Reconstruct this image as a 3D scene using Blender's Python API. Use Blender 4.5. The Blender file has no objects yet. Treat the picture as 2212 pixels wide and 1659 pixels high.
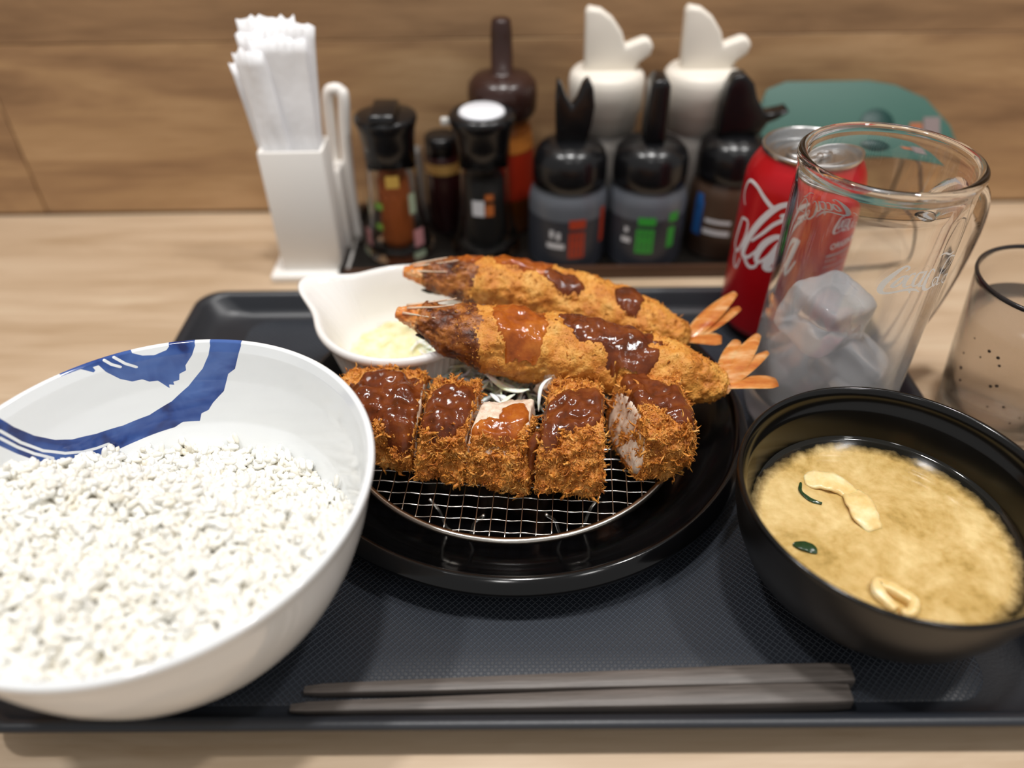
import bpy, bmesh, math, random
import numpy as np
from mathutils import Vector, Matrix, noise
from mathutils.bvhtree import BVHTree
PI = math.pi
sc = bpy.context.scene
C = bpy.data.collections.new('meal'); sc.collection.children.link(C)
rnd = random.Random(7)

# ------------------------------------------------------------ camera, world, lights, exposure
cam_d = bpy.data.cameras.new('camera'); cam = bpy.data.objects.new('camera', cam_d); C.objects.link(cam)
sc.camera = cam
cam_d.sensor_width = 36.0
cam_d.lens = 1665.0/2212*36
cam_d.clip_start = 0.01
pitch = math.radians(39.9)
cam.matrix_world = Matrix.Translation((0, 0, 0.302)) @ Matrix.Rotation(PI/2-pitch, 4, 'X') @ Matrix.Rotation(math.radians(-0.8), 4, 'Z')
cam_d.dof.use_dof = True
cam_d.dof.focus_distance = 0.352
cam_d.dof.aperture_fstop = 3.3
W = bpy.data.worlds.new('room_light'); sc.world = W; W.use_nodes = True
W.node_tree.nodes['Background'].inputs[0].default_value = (1.0, 0.985, 0.965, 1)
W.node_tree.nodes['Background'].inputs[1].default_value = 0.36
def lamp(name, x, y, z, power, size, col=(1, .975, .95)):
    l = bpy.data.lights.new(name, 'AREA'); l.shape = 'DISK'; l.size = size; l.energy = power; l.color = col
    o = bpy.data.objects.new(name, l); C.objects.link(o); o.location = (x, y, z)
    return o
lamp('ceiling_downlight', -0.62, 0.22, 1.75, 10.5, 0.12)
lamp('ceiling_downlight', 0.05, 0.24, 1.75, 13, 0.12)
lamp('ceiling_downlight', 0.78, 0.22, 1.75, 10, 0.12)
lamp('ceiling_downlight', -0.2, -1.1, 1.9, 2.8, 0.2)
lamp('ceiling_downlight', 0.9, -0.9, 1.9, 2.8, 0.2)
sc.view_settings.view_transform = 'Standard'
sc.view_settings.look = 'None'
sc.view_settings.gamma = 1.0
sc.view_settings.use_curve_mapping = False
sc.view_settings.exposure = 0.0
sc.cycles.sample_clamp_indirect = 4.0
sc.cycles.max_bounces = 16; sc.cycles.diffuse_bounces = 7; sc.cycles.transmission_bounces = 14

# ------------------------------------------------------------ helpers
def lin(h):
    h = h.lstrip('#'); o = []
    for i in (0, 2, 4):
        c = int(h[i:i+2], 16)/255
        o.append(c/12.92 if c <= .04045 else ((c+.055)/1.055)**2.4)
    return (*o, 1)
class NT:
    def __init__(s, name):
        s.m = bpy.data.materials.new(name); s.m.use_nodes = True; s.t = s.m.node_tree
        s.b = s.t.nodes['Principled BSDF']
    def n(s, typ, **kw):
        n = s.t.nodes.new(typ)
        for k, v in kw.items():
            if k in n.inputs: n.inputs[k].default_value = v
            else: setattr(n, k, v)
        return n
    def l(s, a, b): s.t.links.new(a, b)
def mat(name, col, rough=.5, metal=0, bump=None, **kw):
    M = NT(name); b = M.b
    b.inputs['Base Color'].default_value = lin(col) if isinstance(col, str) else col
    b.inputs['Roughness'].default_value = rough; b.inputs['Metallic'].default_value = metal
    for k, v in kw.items(): b.inputs[k.replace('_', ' ')].default_value = v
    # slight surface variation keeps every material procedural
    tc = M.n('ShaderNodeTexCoord'); nz = M.n('ShaderNodeTexNoise'); nz.inputs['Scale'].default_value = (bump or (120, 0))[0]
    M.l(tc.outputs['Object'], nz.inputs['Vector'])
    bp = M.n('ShaderNodeBump'); bp.inputs['Strength'].default_value = (bump or (0, .02))[1]; bp.inputs['Distance'].default_value = .001
    M.l(nz.outputs['Fac'], bp.inputs['Height']); M.l(bp.outputs[0], b.inputs['Normal'])
    return M.m
def ramp_mat(name, stops, scale=60, detail=6, rough=.5, stretch=(1, 1, 1), dist=0, bumpd=.0005, bumps=.5, bscale=None, rvar=0, **kw):
    M = NT(name); b = M.b
    tc = M.n('ShaderNodeTexCoord'); mp = M.n('ShaderNodeMapping'); mp.inputs['Scale'].default_value = stretch
    M.l(tc.outputs['Object'], mp.inputs[0])
    nz = M.n('ShaderNodeTexNoise'); nz.inputs['Scale'].default_value = scale; nz.inputs['Detail'].default_value = detail
    nz.inputs['Roughness'].default_value = .62; nz.inputs['Distortion'].default_value = dist
    M.l(mp.outputs[0], nz.inputs['Vector'])
    cr = M.n('ShaderNodeValToRGB'); e = cr.color_ramp.elements
    while len(e) < len(stops): e.new(.5)
    for i, (p, c) in enumerate(stops): e[i].position = p; e[i].color = lin(c)
    M.l(nz.outputs['Fac'], cr.inputs[0]); M.l(cr.outputs[0], b.inputs['Base Color'])
    n2 = nz
    if bscale:
        n2 = M.n('ShaderNodeTexNoise'); n2.inputs['Scale'].default_value = bscale; n2.inputs['Detail'].default_value = 5
        M.l(mp.outputs[0], n2.inputs['Vector'])
    bp = M.n('ShaderNodeBump'); bp.inputs['Strength'].default_value = bumps; bp.inputs['Distance'].default_value = bumpd
    M.l(n2.outputs['Fac'], bp.inputs['Height']); M.l(bp.outputs[0], b.inputs['Normal'])
    b.inputs['Roughness'].default_value = rough
    for k, v in kw.items(): b.inputs[k.replace('_', ' ')].default_value = v
    return M.m
def link_obj(name, me, m, parent, loc=(0, 0, 0), smooth=True):
    o = bpy.data.objects.new(name, me); C.objects.link(o); o.location = loc
    if m: me.materials.append(m)
    if smooth: me.shade_smooth()
    if parent: o.parent = parent
    return o
def mk(name, v, f, m, parent=None, loc=(0, 0, 0), smooth=True):
    me = bpy.data.meshes.new(name); me.from_pydata([tuple(p) for p in v], [], f); me.update()
    return link_obj(name, me, m, parent, loc, smooth)
def tag(o, label=None, cat=None, group=None, kind=None):
    if label: o['label'] = label
    if cat: o['category'] = cat
    if group: o['group'] = group
    if kind: o['kind'] = kind
    return o
def empty(name, loc, label, cat, group=None):
    o = bpy.data.objects.new(name, None); C.objects.link(o); o.location = loc; o.empty_display_size = .01
    return tag(o, label, cat, group)
def sharp(o, ang=35):
    me = o.data
    bm = bmesh.new(); bm.from_mesh(me); a = math.radians(ang)
    for e in bm.edges:
        if len(e.link_faces) == 2 and e.calc_face_angle(0) > a: e.smooth = False
    bm.to_mesh(me); bm.free(); return o
def lathe_vf(prof, n=96, fn=None):
    v = []; f = []; rings = []
    for (r, z) in prof:
        if r < 1e-7: rings.append([len(v)]); v.append((0, 0, z))
        else:
            rings.append(list(range(len(v), len(v)+n)))
            for i in range(n):
                a = 2*PI*i/n; rr, zz = (r, z) if fn is None else fn(a, r, z)
                v.append((rr*math.cos(a), rr*math.sin(a), zz))
    for A, B in zip(rings, rings[1:]):
        if len(A) == 1 and len(B) == 1: continue
        for i in range(n):
            j = (i+1) % n
            if len(A) == 1: f.append((A[0], B[j], B[i]))
            elif len(B) == 1: f.append((A[i], A[j], B[0]))
            else: f.append((A[i], A[j], B[j], B[i]))
    return v, f
def lathe(name, prof, m, parent=None, loc=(0, 0, 0), n=96, fn=None, ang=None):
    v, f = lathe_vf(prof, n, fn)
    o = mk(name, v, f, m, parent, loc)
    bm = bmesh.new(); bm.from_mesh(o.data); bmesh.ops.recalc_face_normals(bm, faces=bm.faces); bm.to_mesh(o.data); bm.free()
    if ang: sharp(o, ang)
    return o
def smoothp(pts, k=4):
    """Catmull-Rom resample of a polyline of tuples"""
    P = [np.array(p, float) for p in pts]; P = [2*P[0]-P[1]]+P+[2*P[-1]-P[-2]]; out = []
    for i in range(1, len(P)-2):
        for j in range(k):
            t = j/k; a, b, c, d = P[i-1:i+3]
            out.append(.5*((2*b)+(-a+c)*t+(2*a-5*b+4*c-d)*t*t+(-a+3*b-3*c+d)*t**3))
    out.append(P[-2]); return out
def tube_vf(pts, r, n=8, cap=True):
    v = []; f = []; N = len(pts); P = [Vector(p) for p in pts]
    up = None
    for i, p in enumerate(P):
        t = (P[min(i+1, N-1)]-P[max(i-1, 0)]).normalized()
        if up is None: up = t.orthogonal().normalized()
        up = (up-t*up.dot(t)).normalized(); s = t.cross(up)
        rr = r[i] if hasattr(r, '__len__') else r
        for k in range(n):
            a = 2*PI*k/n; v.append(p+(up*math.cos(a)+s*math.sin(a))*rr)
    for i in range(N-1):
        for k in range(n):
            j = (k+1) % n; f.append((i*n+k, i*n+j, (i+1)*n+j, (i+1)*n+k))
    if cap: f.append(tuple(range(n))[::-1]); f.append(tuple(range((N-1)*n, N*n)))
    return v, f
def tube(name, pts, r, m, parent=None, loc=(0, 0, 0), n=8):
    v, f = tube_vf(pts, r, n); return mk(name, v, f, m, parent, loc)
def box(name, x0, x1, y0, y1, z0, z1, m, parent=None, bev=.001, seg=2, taper=1.0, loc=(0, 0, 0)):
    bm = bmesh.new(); bmesh.ops.create_cube(bm, size=1)
    cx, cy = (x0+x1)/2, (y0+y1)/2
    for q in bm.verts:
        t = taper if q.co.z < 0 else 1
        q.co = Vector((cx+q.co.x*(x1-x0)*t, cy+q.co.y*(y1-y0)*t, z0 if q.co.z < 0 else z1))
    if bev: bmesh.ops.bevel(bm, geom=bm.edges[:], offset=bev, segments=seg, affect='EDGES', profile=.5)
    me = bpy.data.meshes.new(name); bm.to_mesh(me); bm.free()
    return sharp(link_obj(name, me, m, parent, loc), 40)
def extrude_xz(name, poly, y0, y1, m, parent=None, loc=(0, 0, 0), bev=.0015, seg=3):
    bm = bmesh.new(); vs = [bm.verts.new((x, y0, z)) for x, z in poly]; fc = bm.faces.new(vs)
    r = bmesh.ops.extrude_face_region(bm, geom=[fc])
    for q in r['geom']:
        if isinstance(q, bmesh.types.BMVert): q.co.y = y1
    bmesh.ops.recalc_face_normals(bm, faces=bm.faces)
    if bev:
        es = [e for e in bm.edges if len(e.link_faces) == 2 and e.calc_face_angle(0) > .9]
        bmesh.ops.bevel(bm, geom=es, offset=bev, segments=seg, affect='EDGES', profile=.5)
    bmesh.ops.triangulate(bm, faces=[f for f in bm.faces if len(f.verts) > 4])
    me = bpy.data.meshes.new(name); bm.to_mesh(me); bm.free()
    return sharp(link_obj(name, me, m, parent, loc), 50)
def rrect(hw, hd, r, n=10):
    out = []
    for cx, cy, a0 in ((hw-r, hd-r, 0), (-hw+r, hd-r, 90), (-hw+r, -hd+r, 180), (hw-r, -hd+r, 270)):
        for i in range(n+1):
            a = math.radians(a0+90*i/n); out.append((cx+r*math.cos(a), cy+r*math.sin(a)))
    return out
def loops(name, L, m, parent=None, loc=(0, 0, 0), cap0=True, cap1=True):
    n = len(L[0]); v = [p for l in L for p in l]; f = []
    for i in range(len(L)-1):
        for k in range(n):
            j = (k+1) % n; f.append((i*n+k, i*n+j, (i+1)*n+j, (i+1)*n+k))
    if cap0: f.append(tuple(range(n))[::-1])
    if cap1: f.append(tuple(range((len(L)-1)*n, len(L)*n)))
    return mk(name, v, f, m, parent, loc)
def fbm(p, s, o=4): return noise.fractal(Vector(p)*s, 1.0, 2.0, o)
def merge(parts):
    V = []; F = []
    for v, f in parts:
        k = len(V); V += [tuple(p) for p in v]; F += [tuple(i+k for i in q) for q in f]
    return V, F
def ribbons(strokes, surf, lift=.0002):
    """flat painted strokes: (angle deg, height mm, width mm) laid on a round surface"""
    parts = []
    for s in strokes:
        P = smoothp(s, 5); r0 = surf(P[0][1]/1000)
        Q = [np.array([math.radians(p[0])*r0, p[1]/1000]) for p in P]; v = []; f = []
        for i, p in enumerate(P):
            t = Q[min(i+1, len(Q)-1)]-Q[max(i-1, 0)]; t = t/(np.linalg.norm(t)+1e-9); nn = np.array([-t[1], t[0]])
            for sg in (-1, 0, 1):
                q = Q[i]+nn*sg*max(p[2], .1)/2000; a = q[0]/r0; R = surf(q[1])+lift
                v.append((R*math.cos(a), R*math.sin(a), q[1]))
        for i in range(len(P)-1):
            for k in (0, 1): f.append((3*i+k, 3*i+k+1, 3*i+k+4, 3*i+k+3))
        # round ends
        parts.append((v, f))
    return merge(parts)
def text_on_cyl(txt, size, az0, z0, surf, lift=.0002, bold=0):
    cu = bpy.data.curves.new('t', 'FONT'); cu.body = txt; cu.size = size; cu.offset = bold
    o = bpy.data.objects.new('t', cu); C.objects.link(o)
    bpy.context.view_layer.update()
    me = bpy.data.meshes.new_from_object(o.evaluated_get(bpy.context.evaluated_depsgraph_get()))
    v = []
    for q in me.vertices:
        z = z0+q.co.y; R = surf(z)+lift; a = math.radians(az0)+q.co.x/surf(z0)
        v.append((R*math.cos(a), R*math.sin(a), z))
    f = [tuple(p.vertices) for p in me.polygons]
    bpy.data.objects.remove(o); bpy.data.curves.remove(cu); bpy.data.meshes.remove(me)
    return v, f
def patch(az0, az1, z0, z1, surf, lift=.00025, n=10):
    v = []; f = []
    for i in range(n+1):
        a = math.radians(az0+(az1-az0)*i/n)
        for z in (z0, z1):
            R = surf(z)+lift; v.append((R*math.cos(a), R*math.sin(a), z))
    for i in range(n): f.append((2*i, 2*i+2, 2*i+3, 2*i+1))
    return v, f

P1= [[79.9,140.0],[79.7,126.9],[82.8,115.2],[85.5,112.4],[88.0,103.7],[92.7,97.8],[94.7,94.4],[97.5,93.0],[98.7,89.2],[104.8,90.0],[108.0,88.2],[115.6,87.5],[122.0,86.9],[131.6,86.4],[137.2,86.9],[145.7,91.4],[150.0,94.6],[152.8,100.5],[156.2,108.5],[158.7,115.7],[161.9,126.1],[154.6,127.8],[154.0,124.9],[152.4,118.7],[149.1,110.6],[144.8,104.1],[140.4,100.4],[133.1,97.6],[124.1,96.2],[115.0,97.0],[106.5,101.0],[99.7,107.2],[93.8,115.2],[90.9,121.9],[89.9,126.3],[89.9,140.0]]
P2= [[102.5,140.0],[102.5,127.4],[103.5,125.9],[107.4,124.5],[110.8,125.4],[113.4,127.5],[114.6,140.0],[121.7,140.0],[127.5,140.0],[133.8,140.0],[134.1,127.8],[128.4,127.5],[125.6,124.2],[124.9,124.8],[125.2,126.5],[123.5,126.5],[122.3,122.5],[119.4,117.5],[116.3,114.7],[113.2,114.5],[111.4,112.6],[108.8,112.2],[107.8,110.5],[105.9,107.3],[105.8,109.4],[104.2,108.7],[104.2,110.3],[102.2,110.7],[101.6,113.7],[99.2,115.0],[99.0,117.5],[96.1,122.3],[94.6,126.6],[94.6,140.0]]
L_LINES= [[[156.1,120.8],[153.4,111.5],[149.6,103.0],[144.5,96.6],[139.7,93.1],[135.4,91.5],[131.0,90.8]],[[157.3,118.3],[155.0,110.9],[152.2,104.1],[148.5,97.7]],[[121.5,127.8],[120.1,125.1],[118.0,122.9]],[[118.7,127.8],[116.3,123.7],[113.6,120.9]]]
MUG= [[[272.8,121.2,0.33],[274.5,122.3,0.66],[273.7,123.5,0.55],[271.1,123.4,0.77],[267.7,121.0,1.2],[264.0,117.7,1.64],[261.4,114.5,1.86],[260.6,111.6,1.75],[262.1,110.1,1.2],[265.2,109.8,0.77],[270.2,110.3,0.66],[275.3,111.1,0.77],[280.1,111.2,0.99],[284.8,110.6,0.77],[288.9,108.9,0.16]],[[280.8,110.7,1.1],[281.2,109.1,0.22]],[[274.0,118.7,0.66],[271.3,118.0,0.66],[268.6,115.6,0.88],[267.2,113.7,0.99],[269.0,113.1,0.66],[272.1,114.6,0.66],[274.1,117.0,0.77],[274.0,118.7,0.66],[277.1,118.0,0.44]],[[279.6,118.9,0.77],[280.1,119.6,0.55],[277.7,119.3,0.55],[275.7,116.9,0.88],[274.9,114.5,1.1],[276.0,113.0,0.77],[279.1,113.3,0.44],[281.8,115.2,0.33]],[[286.9,119.5,0.66],[283.3,119.6,0.66],[281.3,117.1,0.88],[281.3,114.0,0.99],[283.1,112.7,0.66],[286.2,114.4,0.55],[288.3,118.7,0.66]],[[288.4,120.0,0.88],[287.2,115.8,0.99],[286.4,112.8,0.99],[288.9,112.2,0.44],[291.8,114.5,0.27]],[[291.0,116.6,0.66],[292.9,116.6,0.66]],[[296.3,118.2,0.44],[295.1,119.5,0.44],[292.8,119.9,0.55],[291.2,117.0,0.99],[290.9,112.8,1.31],[292.0,110.2,1.1],[295.9,109.0,0.66],[300.0,110.3,0.44],[302.1,112.3,0.27]],[[294.8,126.0,0.16],[296.9,126.8,0.33],[300.8,126.8,0.55],[307.1,124.8,0.55],[312.8,125.0,0.27]],[[302.6,114.1,0.44],[299.3,114.3,0.49],[298.6,112.2,0.55],[301.0,109.8,0.55],[303.9,111.0,0.44],[302.6,114.1,0.44]],[[319.3,120.7,0.44],[309.3,123.3,0.55],[305.3,120.7,0.6],[304.0,116.2,0.66],[304.5,111.7,0.66],[305.3,109.4,0.55],[308.9,109.3,0.27]],[[319.3,120.7,0.44],[319.4,119.1,0.38],[313.6,117.3,0.27],[306.5,115.0,0.27]],[[318.6,111.4,0.38],[312.7,112.0,0.49],[311.7,109.7,0.49],[316.7,107.2,0.44],[322.8,107.4,0.38],[318.6,111.4,0.38]],[[320.6,111.2,0.49],[322.8,107.4,0.49],[326.3,104.1,0.44],[326.3,105.7,0.22]]]
CAN= [[[189.2,94.2,0.64],[182.7,99.3,1.27],[184.0,105.7,1.66],[190.4,109.7,1.91],[203.1,109.3,2.29],[213.2,105.8,2.55],[223.4,102.2,2.8],[227.4,101.8,2.55]],[[249.2,109.0,1.27],[241.2,106.7,2.8],[231.7,103.7,3.19],[222.6,97.5,3.7],[213.2,88.4,3.82],[205.7,78.5,3.82],[201.5,69.1,3.82],[203.4,65.5,3.19],[210.3,66.7,1.91],[218.2,73.0,1.27]],[[249.2,103.2,1.27],[242.3,100.6,2.17],[234.9,98.4,1.91],[241.9,98.7,2.55],[229.9,92.2,2.29],[220.7,84.8,1.91],[209.9,77.2,1.53]],[[244.2,86.1,2.55],[234.9,85.4,3.19],[225.6,79.6,3.82],[220.1,71.9,3.82],[220.6,67.1,3.19],[224.8,67.3,1.91],[232.0,72.9,1.91],[238.0,80.4,2.29],[243.1,85.9,2.55]],[[246.2,87.1,3.19],[239.9,78.4,4.46],[233.4,69.2,5.1],[231.7,65.1,4.46],[235.8,64.3,2.55],[242.5,67.9,1.91],[248.6,74.0,1.27]],[[203.4,65.5,1.91],[212.8,61.2,2.29],[220.0,62.8,1.66],[222.2,66.6,1.53]],[[189.2,86.4,1.66],[199.2,86.9,1.53],[200.8,80.2,1.53],[197.6,72.0,1.66],[191.5,65.1,1.91],[184.1,67.7,1.66],[186.0,78.2,1.91],[189.2,86.4,1.66]],[[187.6,63.8,1.27],[189.8,56.9,1.53],[195.5,54.9,1.27],[199.5,62.6,0.89]]]


# ------------------------------------------------------------ materials
def wood(name, stops, gx, gz, seed, rough=.45, bump=.15, vertical=False):
    M = NT(name); b = M.b
    tc = M.n('ShaderNodeTexCoord'); mp = M.n('ShaderNodeMapping')
    mp.inputs['Scale'].default_value = (gx, gz, gz); mp.inputs['Location'].default_value = (seed, seed*.7, seed*.3)
    M.l(tc.outputs['Object'], mp.inputs[0])
    a = M.n('ShaderNodeTexNoise'); a.inputs['Scale'].default_value = 1; a.inputs['Detail'].default_value = 7; a.inputs['Roughness'].default_value = .55; a.inputs['Distortion'].default_value = .6
    M.l(mp.outputs[0], a.inputs['Vector'])
    m2 = M.n('ShaderNodeMapping'); m2.inputs['Scale'].default_value = (gx*3, gz*9, gz*9); M.l(tc.outputs['Object'], m2.inputs[0])
    c = M.n('ShaderNodeTexNoise'); c.inputs['Scale'].default_value = 1; c.inputs['Detail'].default_value = 4; M.l(m2.outputs[0], c.inputs['Vector'])
    mx = M.n('ShaderNodeMath', operation='MULTIPLY_ADD'); M.l(c.outputs['Fac'], mx.inputs[0]); mx.inputs[1].default_value = .28; M.l(a.outputs['Fac'], mx.inputs[2])
    sb = M.n('ShaderNodeMath', operation='SUBTRACT'); M.l(mx.outputs[0], sb.inputs[0]); sb.inputs[1].default_value = .14
    cr = M.n('ShaderNodeValToRGB'); e = cr.color_ramp.elements
    while len(e) < len(stops): e.new(.5)
    for i, (p, col) in enumerate(stops): e[i].position = p; e[i].color = lin(col)
    M.l(sb.outputs[0], cr.inputs[0]); M.l(cr.outputs[0], b.inputs['Base Color'])
    bp = M.n('ShaderNodeBump'); bp.inputs['Strength'].default_value = bump; bp.inputs['Distance'].default_value = .0006
    M.l(sb.outputs[0], bp.inputs['Height']); M.l(bp.outputs[0], b.inputs['Normal'])
    b.inputs['Roughness'].default_value = rough
    return M.m
WALL_ST = [(.3, '8a6a4b'), (.45, 'a3805c'), (.55, 'b18e66'), (.7, 'c09d75')]
m_wall = [wood('wall_wood_%d' % i, WALL_ST, 7, 34, 3.1*i+1, .5) for i in range(3)]
m_wall_dark = wood('wall_wood_upper', [(.3, '866749'), (.5, '9f7d5a'), (.7, 'b08c66')], 7, 34, 11, .5)
m_table = wood('table_oak', [(.28, 'af9475'), (.45, 'bea588'), (.57, 'c8b094'), (.75, 'd2bea2')], 6, 42, 5, .42, .2)
m_gap = mat('shadow_gap', '6a4f36', .8)
def tray_mat():
    M = NT('tray_mesh_plastic'); b = M.b
    tc = M.n('ShaderNodeTexCoord'); sp = M.n('ShaderNodeSeparateXYZ'); M.l(tc.outputs['Object'], sp.inputs[0])
    outs = []
    for sg in ('ADD', 'SUBTRACT'):
        a = M.n('ShaderNodeMath', operation=sg); M.l(sp.outputs[0], a.inputs[0]); M.l(sp.outputs[1], a.inputs[1])
        k = M.n('ShaderNodeMath', operation='MULTIPLY'); M.l(a.outputs[0], k.inputs[0]); k.inputs[1].default_value = 1/.0031
        f = M.n('ShaderNodeMath', operation='FRACT'); M.l(k.outputs[0], f.inputs[0])
        s = M.n('ShaderNodeMath', operation='SUBTRACT'); M.l(f.outputs[0], s.inputs[0]); s.inputs[1].default_value = .5
        ab = M.n('ShaderNodeMath', operation='ABSOLUTE'); M.l(s.outputs[0], ab.inputs[0]); outs.append(ab)
    mn = M.n('ShaderNodeMath', operation='MAXIMUM'); M.l(outs[0].outputs[0], mn.inputs[0]); M.l(outs[1].outputs[0], mn.inputs[1])
    # ridge lines stand proud where either coordinate is near .5
    mr = M.n('ShaderNodeMapRange'); mr.inputs['From Min'].default_value = .34; mr.inputs['From Max'].default_value = .46; M.l(mn.outputs[0], mr.inputs['Value'])
    bp = M.n('ShaderNodeBump'); bp.inputs['Strength'].default_value = .9; bp.inputs['Distance'].default_value = .00035
    M.l(mr.outputs[0], bp.inputs['Height']); M.l(bp.outputs[0], b.inputs['Normal'])
    cr = M.n('ShaderNodeMix', data_type='RGBA'); cr.inputs[6].default_value = lin('22262e'); cr.inputs[7].default_value = lin('40464f')
    M.l(mr.outputs[0], cr.inputs[0]); M.l(cr.outputs[2], b.inputs['Base Color'])
    b.inputs['Roughness'].default_value = .42
    return M.m
m_traymesh = tray_mat()
m_tray = mat('tray_plastic', '24272d', .36, bump=(900, .06))
m_black = mat('black_lacquer', '060607', .13, bump=(60, .02))
m_black_soup = mat('black_bowl_lacquer', '0b0a09', .16, bump=(60, .02))
m_black_out = mat('black_bowl_outside', '151312', .34, bump=(60, .02))
m_blackpl = mat('black_plastic', '121214', .24)
m_brownpl = mat('dark_brown_plastic', '35201b', .25)
m_whitepl = mat('white_plastic', 'f8f5f0', .35)
m_creampl = mat('cream_cap_plastic', 'efe8dc', .38)
m_steel = mat('steel_wire', 'cfcac2', .22, 1.0)
m_alu = mat('can_aluminium', 'c9c9c9', .28, 1.0, bump=(300, .15))
m_red = mat('can_red_paint', 'c3101c', .3, .25)
m_print = mat('white_print', 'e8e6ea', .45)
m_printdim = mat('grey_print', 'b8a8ae', .5)
m_paper = mat('white_paper', 'fbfbfd', .8, bump=(200, .2))
m_ceram = mat('white_ceramic', 'f0eeeb', .14, bump=(30, .01))
m_chop = ramp_mat('chopstick_grain', [(.3, '4a4440'), (.5, '5d5651'), (.7, '706863')], 1, 6, .42, (25, 900, 900), bumpd=.0003, bumps=.5)
m_green = mat('green_board', '355f54', .5)
m_greendk = mat('dark_green_hole', '0f3a36', .5)

# ------------------------------------------------------------ setting: wall, table, tray
YW = .592
wall = tag(box('wall_back', -1.3, 1.3, YW+.012, YW+.06, -.02, .75, m_gap, bev=0), kind='structure')
SEAM = -.388
rows = [(.0012, .1354, [(-1.3, SEAM-.0005), (SEAM+.0005, 1.3)]), (.1357, .2902, [(-1.3, .62), (.6212, 1.3)]), (.2912, .4452, [(-1.3, -.1), (-.0988, 1.3)]), (.4462, .74, [(-1.3, 1.3)])]
k = 0
for z0, z1, xs in rows:
    for x0, x1 in xs:
        o = box('board', x0, x1, YW, YW+.012, z0, z1, (m_wall_dark if z0 > .1 else m_wall[k % 3]), wall, bev=.0005, seg=1); k += 1
table = tag(box('counter_table', -1.3, 1.3, -.12, YW, -.03, 0, m_table, bev=.002), 'long pale oak-grain counter table under the tray against the wall', 'table')
fl = box('floor', -2, 2, -2.5, .7, -.76, -.73, mat('floor_tile', '8b857d', .5, bump=(8, .2)), bev=0); tag(fl, kind='structure')
ced = None
# meal tray
TX, TY = .0097, .2885
HW, HD, TR = .2195, .1505, .022
tray = tag(bpy.data.objects.new('serving_tray', None), 'dark grey rectangular plastic serving tray under the whole meal', 'tray')
C.objects.link(tray); tray.location = (TX, TY, 0); tray.rotation_euler = (0, 0, math.radians(-.45))
def RR(ix, iy, z, rad): return [(x, y, z) for x, y in rrect(HW-ix, HD-iy, rad)]
L = [RR(.030, .016, .0, .016), RR(.018, .010, .002, .018), RR(.004, .003, .0155, .016), RR(.0008, .0008, .0165, .0165), RR(0, 0, .0178, .0165), RR(.0006, .0006, .0192, .0165), RR(.0025, .0025, .0198, .016), RR(.0048, .0045, .0192, .0155), RR(.0065, .006, .0175, .015), RR(.011, .0085, .0105, .018), RR(.018, .0115, .0068, .017), RR(.030, .0148, .0058, .016), RR(.0365, .0165, .0056, .015)]
loops('tray_body', L, m_tray, tray, cap1=False)
L = [RR(.0365, .0165, .0056, .015), RR(.0372, .0172, .0060, .015), RR(.06, .04, .0060, .01)]
loops('textured_floor', L, m_traymesh, tray, cap0=False)

# ------------------------------------------------------------ rice bowl
RB = Vector((-.136, .198, .006))
def in_poly(px, py, poly):
    inside = np.zeros(px.shape, bool); j = len(poly)-1; d = np.full(px.shape, 1e9)
    for i in range(len(poly)):
        xi, yi = poly[i]; xj, yj = poly[j]
        c = ((yi > py) != (yj > py)) & (px < (xj-xi)*(py-yi)/(yj-yi+1e-12)+xi); inside ^= c
        dx, dy = xi-xj, yi-yj; t = np.clip(((px-xj)*dx+(py-yj)*dy)/(dx*dx+dy*dy+1e-12), 0, 1)
        d = np.minimum(d, np.hypot(px-xj-t*dx, py-yj-t*dy)); j = i
    return np.where(inside, -d, d)
inner = [(0, .016), (.03, .018), (.05, .028), (.062, .042), (.070, .057), (.0765, .077), (.0798, .091), (.0815, .0952)]
fine = []
for (a, b), (c, d) in zip(inner, inner[1:]):
    kk = 4 if a < .06 else 34
    for i in range(kk): fine.append((a+(c-a)*i/kk, b+(d-b)*i/kk))
# round the polyline a little
fine += [(.0815, .0952), (.0823, .0957), (.0832, .0957), (.0840, .0951), (.0843, .0941), (.0842, .0928), (.0836, .0918), (.0828, .0910), (.0823, .0900), (.0817, .085), (.0795, .072), (.0755, .058), (.069, .043), (.060, .030), (.050, .0195), (.044, .0145), (.0415, .0125), (.0405, .0085), (.0400, .0062), (.0385, .006), (.0375, .0075), (.0365, .0110), (0, .0115)]
A = np.array(fine)
for _ in range(3):
    B = A.copy(); B[1:-1] = (A[:-2]+2*A[1:-1]+A[2:])/4; mask = (A[:, 1] < .0945) & (A[:, 0] > 1e-6); mask[0] = mask[-1] = False; A = np.where(mask[:, None], B, A)
prof = [(r, z-.006) for r, z in A]
NB = 860
bowl = lathe('rice_bowl', prof, None, None, RB, NB)
tag(bowl, 'large white ceramic rice bowl with blue brush strokes inside, at the left', 'bowl')
co = np.array([v.co[:] for v in bowl.data.vertices]); th = np.degrees(np.arctan2(co[:, 1], co[:, 0])) % 360
ip = np.array(inner); S = np.concatenate([[0], np.cumsum(np.hypot(*np.diff(ip, axis=0).T))])*1000
ss = np.interp(co[:, 2]+.006, ip[:, 1], S)
rr = np.hypot(co[:, 0], co[:, 1]); zz = co[:, 2]+.006
outside = (zz < .0945) & (rr > np.interp(zz, ip[:, 1], ip[:, 0])+.0015)
lip = (rr > .0815) & ~outside
ss = np.where(lip, 127.8+(rr-.0815)*1000+np.maximum(0, .0952-zz)*1000*(rr > .0832), ss)
u = np.radians(th)*76.0
def tp(P): return [(math.radians(a)*76.0, s) for a, s in P]
sd = np.minimum(in_poly(u, ss, tp(P1)), in_poly(u, ss, tp(P2)))
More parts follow.
